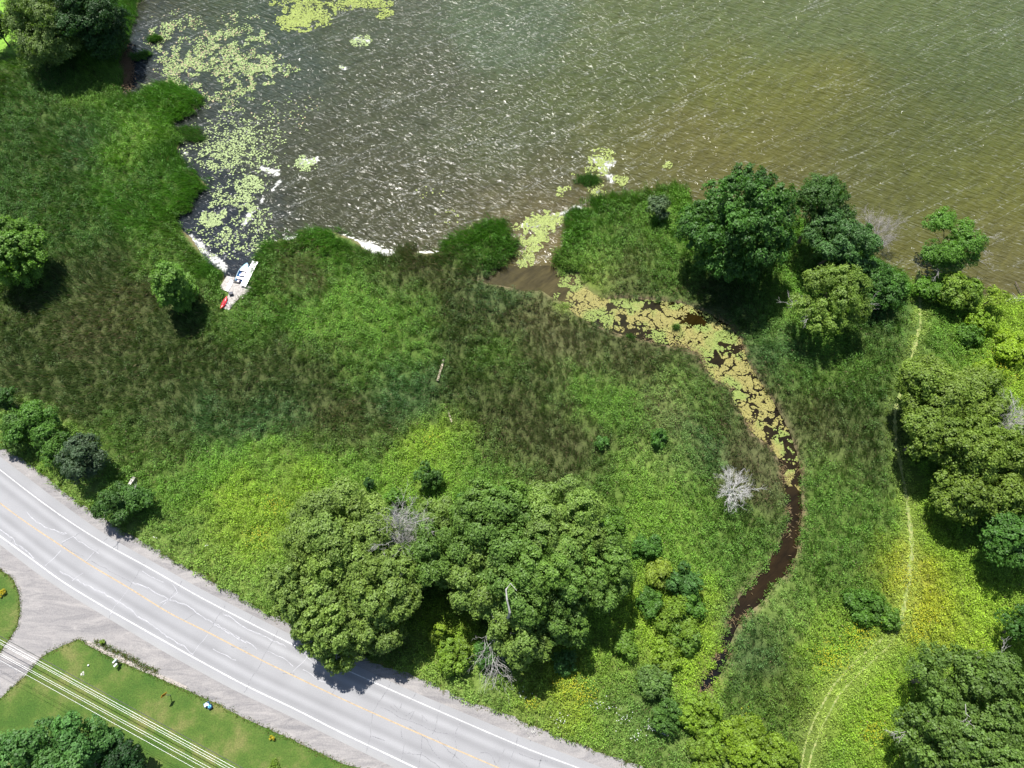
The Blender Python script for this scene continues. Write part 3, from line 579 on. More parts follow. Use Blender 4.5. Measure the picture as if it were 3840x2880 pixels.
# islets of reed standing in the shallows
for fx, fy, r in ((334, 84, 1.1), (300, 125, 1.0), (318, 118, .8), (412, 285, 1.5), (425, 300, 1.2), (1272, 395, 1.5), (1240, 575, 1.2), (1360, 725, .5), (1460, 705, .5)):
    c = at(fx*FV, fy*FV, 0); n = int(120*r*r); q = rng.normal(size=(n, 2))*r*np.array([.6, .3])
    fv = np.tile(np.r_[lin((84, 128, 50)), 0, 1.0, .05], (n, 1)); tufts(c[0]+q[:, 0], c[1]+q[:, 1], np.zeros(n), fv, np.zeros(n)-.05, 9, False)
for r, (nm, lb) in enumerate(zip(RN, RL)):
    if not acc[r]: continue
    B = [np.concatenate([q[j] for q in acc[r]]) for j in range(5)]
    V, F, cc = kites(*B); tag(mesh_np(nm, V, F, GRASS, col=cc), lb, 'grass', kind='stuff')
acc = None
# ragged tufts where lawn meets gravel
e = np.array(jag(dre, .12, .12, 9)+jag(drw, .12, .12, 10)+jag(gn, .2, .12, 11)); px, py = proj(np.stack([e[:, 0], e[:, 1], np.full(len(e), LZ)], 1)); e = e[(px > -50) & (px < 3900) & (py < 2950)]
strip = np.array(resample(W([(360,2405),(430,2440),(500,2475),(590,2522)], LZ), 260))+rng.normal(size=(260, 2))*.16; e = np.concatenate([e, strip])
i = np.repeat(np.arange(len(e)), 8); m = len(i); b = np.stack([e[i, 0]+rng.normal(size=m)*.12, e[i, 1]+rng.normal(size=m)*.12, np.full(m, LZ+.03)], 1)
ax = rdir(m)*.16; ax[:, 2] = np.abs(ax[:, 2])+.05; sd_ = norm(np.cross(ax, rdir(m)))*.03
cl = np.where((rng.random(m) < .4)[:, None], lin((150, 132, 92)), lin((104, 142, 48)))*ALB*rng.uniform(.7, 1.2, m)[:, None]
V, F, cc = kites(b, ax, sd_, np.zeros((m, 3)), cl); tag(mesh_np('verge_grass', V, F, GRASS, col=cc), 'ragged straw and green tufts along the edges of the gravel', 'grass', kind='stuff')
# scattered flowers
def flowers(name, label, spots, c, n, size, z0=.75):
    P = []
    for fx, fy, r in spots:
        k = int(n*r*r/400)+3; q = at(np.full(k, fx*FV)+rng.normal(size=k)*r*FV*.5, np.full(k, fy*FV)+rng.normal(size=k)*r*FV*.5, LZ); P.append(q)
    P = np.concatenate(P); m = len(P); P[:, 2] = LZ+rng.uniform(z0*.7, z0*1.15, m)
    ax = rdir(m)*size; ax[:, 2] *= .3; sd_ = norm(np.cross(ax, np.array([0, 0, 1.])))*size*.5
    V, F, cc = kites(P, ax, sd_, np.zeros((m, 3)), np.tile(c, (m, 1))*rng.uniform(.75, 1.1, m)[:, None]); return tag(mesh_np(name, V, F, GRASS, col=cc), label, 'flowers', kind='stuff')
flowers('white_wildflowers', 'white wildflowers dotted through the verge near the bottom of the road', [(1290,1520,16),(1345,1550,18),(1370,1590,16),(1320,1530,12),(1130,1500,14),(1210,1550,16),(1400,1570,18),(1150,1580,10),(450,1180,3),(340,1165,5)], np.array([.6, .6, .58]), 22, .13)
flowers('goldenrod_flowers', 'yellow goldenrod blossom scattered over the meadow weeds', [(1950,1250,30),(1990,1330,40),(1975,1370,26),(1230,1480,36),(1260,1500,26),(1150,1520,16),(560,1160,24),(600,1090,24),(1790,1420,40),(1850,1370,36),(930,950,16),(2150,800,40),(1600,1570,30),(1880,1580,30)], lin((206, 204, 46))*ALB, 60, .13, .95)

# ------------------------------------------------------------------ lily pads and floating mats
def pads(name, label, P, rad, col, z=.02):
    n = len(P); k = 7; th = np.arange(k)*2*pi/k; rot = rng.uniform(0, 2*pi, n)
    V = np.empty((n, k, 3), np.float32); tilt = rng.normal(size=(n, 2))*.12
    dx = rad[:, None]*np.cos(th+rot[:, None]); dy = rad[:, None]*np.sin(th+rot[:, None])*rng.uniform(.7, 1, n)[:, None]
    dx[:, 0] *= .35; dy[:, 0] *= .35
    V[..., 0] = P[:, 0, None]+dx; V[..., 1] = P[:, 1, None]+dy; V[..., 2] = z+rng.random(n)[:, None]*.03+dx*tilt[:, :1]+dy*tilt[:, 1:]+.02
    return tag(mesh_np(name, V.reshape(-1, 3), np.arange(n*k).reshape(n, k), PAD, col=np.repeat(col, k, 0)), label, 'lily pads', kind='stuff')
def cluster(spots, dens, seed, thr, sc=1.2):
    out = []
    for fx, fy, rx, ry, d in spots:
        c = at(fx*FV, fy*FV, 0); area = (2*rx*FV*.045)*(2*ry*FV*.06); n = int(area*dens*d)
        q = at(fx*FV+rng.uniform(-1, 1, n)*rx*FV, fy*FV+rng.uniform(-1, 1, n)*ry*FV, 0)
        px, py = proj(q); e = ((px/FV-fx)/rx)**2+((py/FV-fy)/ry)**2
        nzv = fbm(q[:, 0], q[:, 1], sc, seed); k = (nzv > thr+.28*np.clip(e, 0, 1.2)-.06) & (e < 1.15)
        out.append(q[k])
    return np.concatenate(out)
P = cluster([(500,130,110,75,1.0),(560,150,70,35,1.2),(430,110,90,80,.8),(480,200,110,40,.6),(370,60,50,40,.5),(600,155,60,15,1.0),(360,190,60,30,.9),(520,60,60,40,.7),(330,180,20,20,.8),(380,150,50,60,.8),(620,240,80,50,.12),(350,80,40,40,.7)], 20, 61, .45, 1.1)
k = signed_water(P[:, 0], P[:, 1]) > .2; P = P[k]; n = len(P)
col = lin((172, 196, 122))*ALB*.92*rng.uniform(.5, 1.3, n)[:, None]; col = np.where((rng.random(n) < .15)[:, None], lin((205, 185, 150))*ALB, col)
pads('bay_lily_pads', 'loose field of pale green lily pads covering the upper left bay', P, rng.uniform(.07, .17, n), col)
P = cluster([(665,30,62,32,2.4),(640,45,50,25,2.4),(830,30,20,12,2),(790,8,60,10,2.2),(740,10,40,14,1.4),(610,8,30,10,1)], 15, 62, .3, .9); n = len(P)
pads('dense_lily_pads', 'dense yellow green lily pad rafts at the top edge of the lake', P, rng.uniform(.09, .2, n), lin((182, 200, 98))*ALB*.82*rng.uniform(.65, 1.2, n)[:, None])
P = cluster([(460,468,30,22,2),(540,400,32,22,1.6),(530,440,26,20,1.4),(560,470,30,30,.5),(655,352,34,18,1.6),(480,430,30,25,.8),(780,88,24,14,1.4),(738,145,8,6,1.2),(500,300,70,70,.28),(560,300,60,60,.18),(560,520,50,40,.25),(500,500,40,40,.4),(470,340,50,30,.35),(500,360,90,90,.12),(450,500,50,60,.14),(470,320,90,60,.22),(540,330,70,60,.2),(500,520,70,40,.2)], 17, 63, .36, .8)
k = signed_water(P[:, 0], P[:, 1]) > .1; P = P[k]; n = len(P)
pads('cove_lily_pads', 'round rafts of whitish green lily pads in the cove above the dock', P, rng.uniform(.08, .18, n), lin((182, 202, 136))*ALB*.95*rng.uniform(.65, 1.2, n)[:, None])
P = cluster([(1300,340,30,20,1.8),(1290,365,26,16,1.6),(1340,390,18,12,2),(1290,410,20,22,1),(1208,415,12,12,1.6),(1228,405,12,8,1.4),(1441,358,12,9,1.6),(1240,380,8,6,1),(1165,490,34,36,2.4),(1190,475,28,20,2.4),(1135,555,20,24,2),(1150,520,26,24,2.2),(1115,490,12,8,1.2),(980,470,50,20,.06),(930,415,30,15,.1),(1030,490,40,12,.2),(1130,570,14,10,2)], 14, 64, .33, .8)
k = signed_water(P[:, 0], P[:, 1]) > -.1; P = P[k]; n = len(P)
pads('river_mouth_lily_pads', 'yellow green lily pads floating at and off the mouth of the stream', P, rng.uniform(.08, .18, n), lin((186, 202, 112))*ALB*.85*rng.uniform(.65, 1.2, n)[:, None])
# floating mat on the stream
mid = [(1185,600),(1230,640),(1320,665),(1400,680),(1500,700),(1560,760),(1600,840),(1650,920),(1690,990),(1705,1030)]
n = 60000; t = rng.random(n); q = np.array(mid)*FV; d = np.r_[0, np.cumsum(np.linalg.norm(np.diff(q, axis=0), axis=1))]; tt = t*d[-1]
bx = np.interp(tt, d, q[:, 0])+rng.normal(size=n)*60; by = np.interp(tt, d, q[:, 1])+rng.normal(size=n)*48
P = at(bx, by, 0); s = signed_water(P[:, 0], P[:, 1])
thin = np.clip((t-.8)/.2, 0, 1); cen = np.interp(t, [0, .3, .45, 1], [0, 0, 1, 1])
vein = np.abs(fbm(P[:, 0]*1.0, P[:, 1]*1.0, 2.2, 71)-.5); vein2 = np.abs(fbm(P[:, 0]+3*fbm(P[:, 0], P[:, 1], 2, 84), P[:, 1]+3*fbm(P[:, 0], P[:, 1], 2, 85), 4.5, 77)-.5)
vein3 = np.abs(fbm(P[:, 0], P[:, 1], 1.1, 73)-.5); tr_ = fbm(P[:, 0], P[:, 1], 5, 79)
k = (s > .05) & (vein > .03*tr_*2+.06*thin) & (vein2 > .018+.07*thin) & (vein3 > .026*tr_*2) & (bx > 2035+150*fbm(P[:, 0], P[:, 1], 1.5, 83)*(by < 1130))
hole = at(1500*FV, 692*FV, 0); k &= (np.hypot((P[:, 0]-hole[0])*.6, P[:, 1]-hole[1]) > .8+.8*rng.random(n))
P = P[k]; t = t[k]; n = len(P); cm = fbm(P[:, 0], P[:, 1], 3.5, 81); gr = np.clip((cm-.5)*7+.85+(.4-t)*1.2, 0, 1)[:, None]
g1 = lin((164, 184, 92)); g2 = lin((184, 176, 100)); col = (g1*gr+g2*(1-gr))*ALB*.82*rng.uniform(.7, 1.2, n)[:, None]
pads('stream_duckweed_mat', 'tan and yellow green floating mat of leaves cracked over the winding stream', P, rng.uniform(.05, .12, n), col)
# straw at the stream edges and the litter bank by the bay
def litter(name, label, P, col, ln=.5):
    m = len(P); ax = rdir(m)*ln; ax[:, 2] = np.abs(ax[:, 2])*.3; sd_ = norm(np.cross(ax, np.array([0, 0, 1.])))*.03
    V, F, cc = kites(P, ax, sd_, np.tile([0, 0, .02], (m, 1)), np.tile(col, (m, 1))*rng.uniform(.55, 1.2, m)[:, None]); return tag(mesh_np(name, V, F, GRASS, col=cc), label, 'dead reeds', kind='stuff')
q = at(476+rng.normal(size=3600)*12+(np.arange(3600)%2)*4, 262+rng.normal(size=3600)*34, 0); q[:, 2] = rng.uniform(.05, .7, 3600); litter('reed_litter', 'tan heap of dead reeds washed against the left bank of the bay', q, lin((178, 146, 112))*ALB)
bank = np.array(W(shoreL[66:98], 0)+W(shoreR[:24], 0)); i = rng.integers(0, len(bank)-1, 3600); u = rng.random(3600)[:, None]
q2 = (bank[i]*(1-u)+bank[i+1]*u); far = (np.linalg.norm(bank[i]-bank[i+1], axis=1) < 8) & (fbm(q2[:, 0], q2[:, 1], 1.6, 98) > .52); q2 = q2[far]; q2 = q2+rng.normal(size=q2.shape)*.3; q = np.concatenate([q2, np.full((len(q2), 1), .15)], 1)
litter('bank_straw', 'straw coloured dead sedge lying along both stream banks', q, lin((158, 136, 96))*ALB, .5)

# ------------------------------------------------------------------ trees and shrubs
def limb_mesh(mb, base, tip, r0, r1, seg=5, wig=.12, n=6):
    base = Vector(base); tip = Vector(tip); L = (tip-base).length; pts = []
    for i in range(seg+1):
        t = i/seg; p = base.lerp(tip, t)
        if 0 < i < seg: p += Vector((random.gauss(0, 1), random.gauss(0, 1), random.gauss(0, .4)))*L*wig*.3
        pts.append(p)
    mb.tube(pts, [r0+(r1-r0)*i/seg for i in range(seg+1)], n, False); return pts
def tree(name, label, px, py, r, h, col, cat='tree', zc=.62, lobes=26, leaf=.30, flat=.75, open_=0, group=None, base=None, col2=None, lsize=.36, dead=0, squash=1.0, low=0.0):
    zcen = h*zc+LZ; c = at(px, py, zcen); R = r*depth(px, py, zcen)/FPX
    bs = at(*base, LZ if True else 0) if base is not None else np.array([c[0], c[1], LZ])
    if cat == 'tree' and base is None: bs = np.array([c[0]+random.uniform(-.3, .3), c[1]+random.uniform(-.3, .3), LZ])
    inw = signed_water(np.array([bs[0]]), np.array([bs[1]]))[0] > 0
    if inw: bs[2] = -.1
    root = empty(name, tuple(map(float, bs)), label, cat, group)
    Rz = max((h-(zcen-LZ)), h*.28)*squash
    ctr = np.array([c[0], c[1], zcen])-bs
    # lobes
    low = low or (-.15 if cat == 'tree' else -.6); d = rdir(lobes*6); d = d[(d[:, 2] > -.45+low)][:lobes]; n = len(d)
    rad = rng.uniform(.72, 1.0, n)*(1-lsize*.62); rad[:n//5] *= rng.uniform(.2, .7, n//5)
    lc = ctr+d*np.array([R, R, Rz])*rad[:, None]
    lr = R*lsize*rng.uniform(.72, 1.25, n)
    mb = MB(); tr = max(.05, h*.022)
    top = Vector((ctr[0], ctr[1], ctr[2]-Rz*.2)); limb_mesh(mb, (0, 0, -.15), top, tr, tr*.4, 5, .08, 7)
    for i in range(min(n, 16)):
        f = random.uniform(.35, .9); st = Vector((0, 0, 0)).lerp(top, f); limb_mesh(mb, st, Vector(lc[i]), tr*.4*(1-.4*f), .02, 4, .2, 5)
    trunk = mb.build('trunk', BARK, root)
    # leaves
    area = 4*pi*lr**2*flat; cnt = (area/(leaf*leaf*.62*.5)*(1.15 if not open_ else 1.15-open_)).astype(int)+6
    i = np.repeat(np.arange(n), cnt); m = len(i); q = rdir(m); q[:, 2] = np.where(q[:, 2] < -.35, -q[:, 2], q[:, 2])
    rr = lr[i]*np.where(rng.random(m) < .75, rng.uniform(.82, 1.12, m), rng.uniform(.4, .85, m))
    # sub clumps: quantise directions so that leaves gather in sprays
    sub = rdir(26); kk = np.argmax(q@sub.T+rng.normal(size=(m, 26))*.1, 1); q = norm(q*.55+sub[kk]*.45); bumpr = (.84+.32*rng.random((n, 26)))[i, kk]
    p = lc[i]+q*(rr*bumpr)[:, None]*np.array([1, 1, flat])
    nrm = norm(q+np.array([0, 0, .35])+rng.normal(size=(m, 3))*.42)
    ax = norm(np.cross(nrm, rng.normal(size=(m, 3)))); ax = norm(ax+q*.35-np.array([0, 0, .15])); sdv = np.cross(nrm, ax)
    ls = leaf*rng.uniform(.65, 1.25, m)[:, None]; ax = ax*ls; sdv = norm(sdv)*ls*.33
    cb = lin(col)*ALB; c2 = lin(col2)*ALB if col2 is not None else cb*np.array([1.25, 1.18, .95])
    mixl = rng.random(n)[i]*.6+rng.random(m)*.4; cl = cb*(1-mixl[:, None])+c2*mixl[:, None]; cl = cl*(rng.uniform(.84, 1.2, n)[i])[:, None]*rng.uniform(.7, 1.35, m)[:, None]
    k = p[:, 2] > .25
    V, F, cc = kites((p-ax*.5)[k], ax[k], sdv[k], (nrm*ls*.08)[k], cl[k])
    mesh_np('crown', V, F, LEAF, root, col=cc)
    if dead:
        for _ in range(dead):
            mb = MB(); a = random.uniform(0, 2*pi); st = Vector((ctr[0], ctr[1], ctr[2]))+Vector((cos(a)*R*.5, sin(a)*R*.5, random.uniform(-.2, .5)*Rz))
            e = st+Vector((cos(a)*R*.6, sin(a)*R*.6, random.uniform(-.3, .3)*R*.5)); twig(mb, st, e, .035, 2)
            mb.build('dead_limb', DEADBARK, root)
    return root
def twig(mb, a, b, r, lev):
    a = Vector(a); b = Vector(b); pts = limb_mesh(mb, a, b, r, r*.45, 4, .22, 4); L = (b-a).length
    if lev <= 0: return
    for k in range(5 if lev > 1 else 4):
        t = random.uniform(.25, .98); s = a.lerp(b, t); d = (b-a).normalized()+Vector((random.gauss(0, 1), random.gauss(0, 1), random.gauss(0, .7)))*.55
        twig(mb, s, s+d.normalized()*L*random.uniform(.35, .6), r*.55, lev-1)
def dead_tree(label, px, py, r, h, base=None, n=16, group=None, name='dead_tree', cat='dead tree', lean=(0, 0), m=None, lev=2, rad=.06, spread=1.0):
    zc = h*.6; c = at(px, py, zc+LZ); R = r*depth(px, py, zc+LZ)/FPX
    root = empty(name, (float(c[0]), float(c[1]), LZ if signed_water(c[:1], c[1:2])[0] < 0 else -.1), label, cat, group)
    mb = MB(); limb_mesh(mb, (0, 0, -.1), (lean[0], lean[1], h*.8), rad*2.2, rad*.8, 6, .08, 6); mb.build('trunk', m or DEADBARK, root)
    mb = MB()
    for i in range(n):
        a = 2*pi*i/n*2.4+random.uniform(-.3, .3); f = random.uniform(.2, .8); st = Vector((lean[0]*f, lean[1]*f, h*f*.8))
        e = st+Vector((cos(a)*R*random.uniform(.5, 1)*spread+lean[0]*.4, sin(a)*R*random.uniform(.5, 1)+lean[1]*.4, h*random.uniform(.1, .45)))
        twig(mb, st, e, rad*random.uniform(.6, 1), lev)
    mb.build('branches', m or DEADBARK, root); return root
OL = (128, 156, 76); OL2 = (124, 154, 74); DG = (70, 112, 42); DG2 = (112, 156, 56); MG = (110, 146, 66); YG = (140, 166, 58); GREY = (104, 130, 92)
g = 'trees of the roadside grove'
for px, py, r, h, lb, cc in (
 (1290,2000,185,12,'tall olive tree forming the upper left shoulder of the roadside grove',OL),(1130,2180,135,10,'lower olive tree at the far left tip of the roadside grove',OL),
 (1235,2310,140,9.5,'olive tree beside the gravel between the left tip and the road overhang of the grove',OL),(1280,2430,88,6,'low dense tree whose crown overhangs the white road line',OL),
 (1440,2180,140,12,'round olive tree directly below the bare grey twigs in the grove',OL),(1420,2340,100,8,'lobed olive tree right of the crown overhanging the road',OL),
 (1620,2080,115,11,'small crowned tree in the middle gap of the grove',MG),(1860,1990,170,13,'broad mid green tree at the top centre of the right hand grove',MG),
 (2110,1970,165,13,'broad light green tree at the top right of the grove',OL2),(2010,2170,170,14,'tallest leafy tree in the centre of the right hand grove',MG),
 (1810,2180,125,11,'mid green tree left of the bleached bare limb in the grove',OL2),(2240,2130,135,11,'dark edged tree on the right rim of the grove above its shadow',MG),
 (1960,2360,120,10,'lowest tree of the grove hanging over the dark shadow by the verge',OL2),(2110,2310,105,10,'tree between the grove bottom and its long shadow on the meadow',MG),
 (1640,1930,70,8,'small round crown at the upper edge of the grove',OL2),(1380,1905,60,7,'pale olive crown at the very top left of the grove',OL)):
    tree('grove_tree', lb, px, py, r*1.1, h, cc, lobes=int(26+r*.16), leaf=.27, lsize=.27, low=-.35, flat=.85, group=g)
tree('maple_tree', 'largest dense dark green maple on the peninsula shore', 2772, 835, 212, 17, (62, 104, 40), lobes=130, leaf=.34, lsize=.17, col2=(98, 146, 58), zc=.52, flat=.75, low=-.4)
tree('locust_tree', 'feathery tree behind the big maple at the water edge', 3070, 790, 125, 13, (74, 112, 48), lobes=30, leaf=.24, lsize=.3, open_=.35)
tree('shore_tree', 'dark green lobed tree right of the big maple', 3150, 900, 135, 12, DG, lobes=50, leaf=.3, lsize=.24, low=-.4, col2=(98, 138, 78))
tree('shore_shrub', 'low bright shrub between the dark shore tree and the grey bare bush', 3255, 925, 50, 5, (92, 140, 50), cat='shrub', lobes=12)
tree('open_crown_tree', 'open crowned light green tree with dead branches below the shore trees', 3105, 1110, 150, 10, (122, 152, 62), lobes=24, leaf=.26, lsize=.28, open_=.3, dead=3, col2=(140, 168, 72))
tree('thicket', 'dark green thicket right of the open crowned tree', 3270, 1060, 105, 5, (78, 122, 50), cat='shrub', lobes=26)
tree('thicket', 'leafy thicket at the tip of the shore beside the white driftwood log', 3360, 1055, 70, 4, (88, 134, 54), cat='shrub', lobes=18)
tree('lake_tree', 'solitary open tree leaning over the lake with its shadow on the water', 3572, 900, 132, 8, (98, 142, 54), lobes=26, leaf=.25, lsize=.26, open_=.25, base=(3577, 1030), dead=4)
tree('vine_covered_shrub', 'yellow green vine covered shrub at the foot of the lake tree', 3600, 1090, 82, 4.5, (118, 156, 54), cat='shrub', lobes=26, col2=YG)
tree('vine_covered_shrub', 'low vine heap left of the lake tree foot', 3480, 1075, 60, 3, (104, 148, 54), cat='shrub', lobes=16)
tree('sapling', 'slim yellow green sapling beside the driftwood on the right shore', 3730, 1110, 42, 5, (140, 170, 56), cat='tree', lobes=10, leaf=.25)
tree('willow_shrub', 'grey green willow shrub on the peninsula top shore', 2470, 775, 52, 4, GREY, cat='shrub', lobes=18, leaf=.26)
tree('bank_shrub', 'bright leafy shrub between the willow shrub and the maple', 2590, 800, 40, 3, (104, 150, 54), cat='shrub', lobes=12)
g = 'trees of the right hand wood'
for px, py, r, h, lb in ((3500,1480,150,11,'olive tree at the upper left corner of the right hand wood'),(3480,1630,125,10,'low olive tree on the left edge of the right hand wood beside the trail'),
 (3660,1500,130,10,'olive tree left of the bare grey branches at the right edge'),(3650,1690,150,11,'big lobed olive tree in the middle of the right hand wood'),(3800,1720,125,11,'olive tree cut by the right edge below the bare grey branches'),
 (3600,1850,110,9,'lowest olive tree in the left part of the right hand wood'),(3760,1850,115,10,'lowest olive tree in the right part of the right hand wood')):
    tree('woodland_tree', lb, px, py, r*.92, h, (118, 148, 54), lobes=int(20+r*.14), leaf=.28, lsize=.33, flat=.8, group=g, col2=(138, 162, 64), low=-.3)
tree('edge_tree', 'dark green tree cut by the right edge below the olive wood', 3810, 2030, 110, 9, (80, 124, 50), lobes=26)
tree('edge_tree', 'small dark tree at the right edge above the big corner tree', 3850, 2350, 85, 8, (74, 116, 48), lobes=20)
g = 'grey green trees in the bottom right corner'
for px, py, r, h, lb in ((3560,2560,145,12,'grey green tree at the top left of the bottom right corner group'),(3750,2600,150,13,'grey green tree against the right edge in the bottom right corner group'),
 (3500,2760,140,11,'grey green tree at the lower left of the bottom right corner group'),(3720,2850,165,13,'grey green tree cut by the bottom edge in the right corner')):
    tree('corner_tree', lb, px, py, r, h, (104, 136, 64), lobes=34, leaf=.27, lsize=.27, flat=.8, group=g, dead=2)
tree('conical_tree', 'narrow dense tree standing alone in the marsh left of the dock', 652, 1078, 80, 9.5, (108, 154, 58), lobes=90, leaf=.27, lsize=.3, zc=.47, low=-.6, col2=(138, 180, 76), squash=1.0)
tree('marsh_tree', 'round light green tree at the left edge of the marsh', 60, 950, 128, 9, (108, 150, 58), lobes=50, leaf=.3, lsize=.3, zc=.5, low=-.5)
tree('willow_tree', 'large grey green willow with pale dead limbs at the top left', 180, 95, 155, 13, (112, 138, 72), lobes=44, leaf=.28, lsize=.28, open_=.15, dead=5, zc=.48, low=-.5)
tree('shadow_side_tree', 'dense tree coloured as the shadow side of the top left willow', 345, 75, 125, 13, (50, 86, 36), lobes=44, leaf=.3, col2=(66, 104, 48), zc=.48, low=-.5)  # leaf colours darkened to stand for the crown's shadow side
tree('corner_lawn_tree', 'dark round tree cut by the left edge beside the top left lawn', -20, 90, 62, 7, (50, 84, 36), lobes=18)
tree('corner_lawn_tree', 'small dark tree cut by the top edge over the top left lawn', 45, -20, 34, 5, (44, 76, 36), lobes=12)
g = 'bushes between the marsh and the road'
for px, py, r, h, lb, cc in ((120,1600,110,5,'bright green bush row against the left end of the road verge',(94,138,56)),(25,1500,50,4,'dark bush at the left edge above the roadside bush row',(70,110,46)),(205,1680,75,4.5,'mid green bush left of the silvery bush',(90,132,54)),
 (312,1710,95,6,'silvery dark bush casting a black shadow beside the road',(84,108,80)),(430,1880,85,4.5,'spreading bush with dead twigs nearest the road shoulder',(82,122,56)),(520,1870,60,3.5,'small bush right of the dead twigs by the pale slab',(84,126,54)),(60,1650,60,3,'low pale bush hugging the road verge on the left',(112,148,74))):
    tree('roadside_bush', lb, px, py, r, h, cc, cat='bush', lobes=int(14+r*.12), leaf=.24, group=g, lsize=.32, dead=2 if px == 430 else 0)
g = 'broadleaf trees beside the lawn'
for px, py, r, h, lb, cc in ((110,2800,120,9,'rounded lawn tree nearest the left edge at the bottom',(88,134,70)),(290,2780,110,9,'lawn tree with the highest crown at the bottom left',(92,140,72)),(240,2890,120,10,'lawn tree cut by the bottom edge beneath the two others',(86,130,66)),
 (460,2870,90,6,'lawn tree coloured dark as shaded lower canopy at the right end of the bottom left group',(42,78,36)),(400,2790,60,6,'small lawn tree between the highest crown and the darkest one',(86,132,68))):  # darkest leaf colour here has lower canopy shade put into it
    tree('lawn_tree', lb, px, py, r, h, cc, lobes=24, leaf=.3, group=g)
g = 'low shrubs in the meadow and along the stream'
for px, py, r, h, lb, cc in (
 (1605,1785,52,4,'spiky dark green shrub above the grove',(84,124,54)),(1382,1812,22,2.5,'tiny dark cone shaped shrub above the grove left part',(62,102,48)),(2478,1640,42,2.4,'rounded dark green shrub in the central meadow',(84,130,50)),(2255,1655,30,1.8,'small green shrub left of the rounded meadow shrub',(84,130,54)),
 (1650,2380,48,3.5,'yellow green shrub at the left end of the verge under the grove',(136,164,54)),(1700,2465,75,3,'broad yellow green shrub heap by the road verge',(122,156,56)),(1830,2450,55,3,'dark green shrub under the hanging bare branches',(80,126,52)),
 (2120,2480,50,3,'green shrub at the edge of the grove shadow',(84,128,62)),(2470,2150,60,3,'pale yellow shrub in the thicket left of the stream',(140,164,62)),(2570,2180,70,3.5,'blue green shrub in the thicket left of the stream',(84,128,62)),(2590,2270,60,3,'leafy shrub overhanging the left stream bank',(96,142,54)),
 (2540,2330,80,3.5,'yellow tinged shrub in the middle of the stream thicket',(124,158,56)),(2565,2385,66,3,'rounded shrub hiding the left bank near the stream end',(110,148,58)),(2505,2455,64,2.6,'yellow green shrub above the dark pool at the stream end',(128,160,52)),
 (2440,2260,60,2.6,'green shrub at the left rim of the stream thicket',(90,134,54)),(2460,2560,70,2.6,'pale green bush left of the dark pool',(104,138,70)),(2500,2690,65,3,'dark bush beside the buried timber edging',(88,128,56)),
 (2640,2700,90,2.8,'leftmost yellow green bush of the bottom hedge',(130,164,52)),(2790,2780,95,2.8,'middle yellow green bush of the bottom hedge',(134,166,50)),(2920,2850,90,2.8,'bush of the bottom hedge cut by the lower edge',(128,160,50)),(2640,2830,80,2.4,'lower bush of the bottom hedge near the verge',(126,158,54)),
 (2300,1950,50,2.6,'leafy shrub beside the upper right rim of the grove',(104,146,54)),(1750,1890,60,3,'leafy shrub between the two top halves of the grove',(88,134,54)),(1480,1880,45,2.5,'low green shrub between the cone shrub and the spiky shrub',(100,144,54)),(1900,1860,42,2.4,'low shrub above the broad grove crown',(98,144,58)),
 (3240,2270,75,2,'dark green bramble heap left of the trail bend',(92,136,50)),(3340,2310,50,2,'bramble heap touching the trail bend',(100,142,52)),(3680,1215,60,2.6,'bright vine heap below the right shore sapling',(136,172,50)),(3790,1300,75,2.6,'yellow vine heap at the right edge below the shore',(150,182,48)),
 (3640,1260,50,2.4,'dark leafed vine heap in the shadow of the vine covered shrub',(98,142,50)),(3700,1400,60,2.6,'yellow vine heap above the right hand wood',(142,174,48)),(2420,2050,60,2.6,'green shrub right of the grove above its shadow',(86,132,54)),(2350,2420,55,2.4,'fern green bush between the grove shadow and the stream thicket',(112,150,56))):
    tree('meadow_shrub', lb, px, py, r, h, cc, cat='shrub', zc=.5, lobes=int(12+r*.12), leaf=.24, lsize=.34, group=g, flat=.8)
DT = 'bare grey dead trees'
dead_tree('round bleached dead shrub alone in the meadow beside the stream', 2748, 1835, 66, 5, n=26, group=DT, rad=.03, lev=3, m=noise_col('silver_bark', (.4, .39, .38), (.62, .6, .58), 9, .8))
dead_tree('bleached dead branches sticking out at the right edge of the wood', 3765, 1590, 60, 11, n=18, group=DT, rad=.05, lev=3)
dead_tree('bare grey twigs in a gap at the top of the roadside grove', 1490, 2020, 70, 12.5, n=22, group=DT, rad=.045, lev=3)
dead_tree('thin bare twigs beside the larger bare patch in the grove', 1585, 1975, 34, 11, n=9, group=DT, rad=.05)
dead_tree('fine grey leafless bush standing in the shallows beside the shore trees', 3292, 870, 78, 5.5, n=34, group=DT, rad=.035, lev=3, m=noise_col('grey_twig', (.22, .2, .19), (.36, .34, .32), 8, .9))
mb = MB(); rt = empty('fallen_branch', tuple(at(1845, 2400, 6)*np.array([1, 1, 0])+np.array([0, 0, LZ])), 'bleached dead branches hanging over the bottom of the grove', 'dead branch', DT)
for k in range(4):
    twig(mb, (random.uniform(-.6, .6), 2.6, 7.5), (random.uniform(-2.2, 1.4), random.uniform(-3.6, -2), random.uniform(3, 4.5)), .04, 2)
mb.tube([(0, 1.5, 0), (.1, 2, 4), (0, 2.6, 7.6)], [.1, .07, .05], 6); mb.build('branches', DEADBARK, rt)
mb = MB(); rt = empty('bare_limb', tuple(at(1905, 2240, 13.4)*np.array([1, 1, 0])+np.array([0, 0, LZ])), 'single crooked bleached limb on the top of the grove right half', 'dead branch', DT)
mb.tube([(0, -1.6, 9), (.2, -1.4, 12.4), (-.1, -.3, 13.3), (-.2, .7, 13.7), (.25, 1.3, 13.9), (.9, .6, 13.8)], [.2, .13, .11, .09, .07, .03], 5); mb.build('limb', DEADBARK, rt)

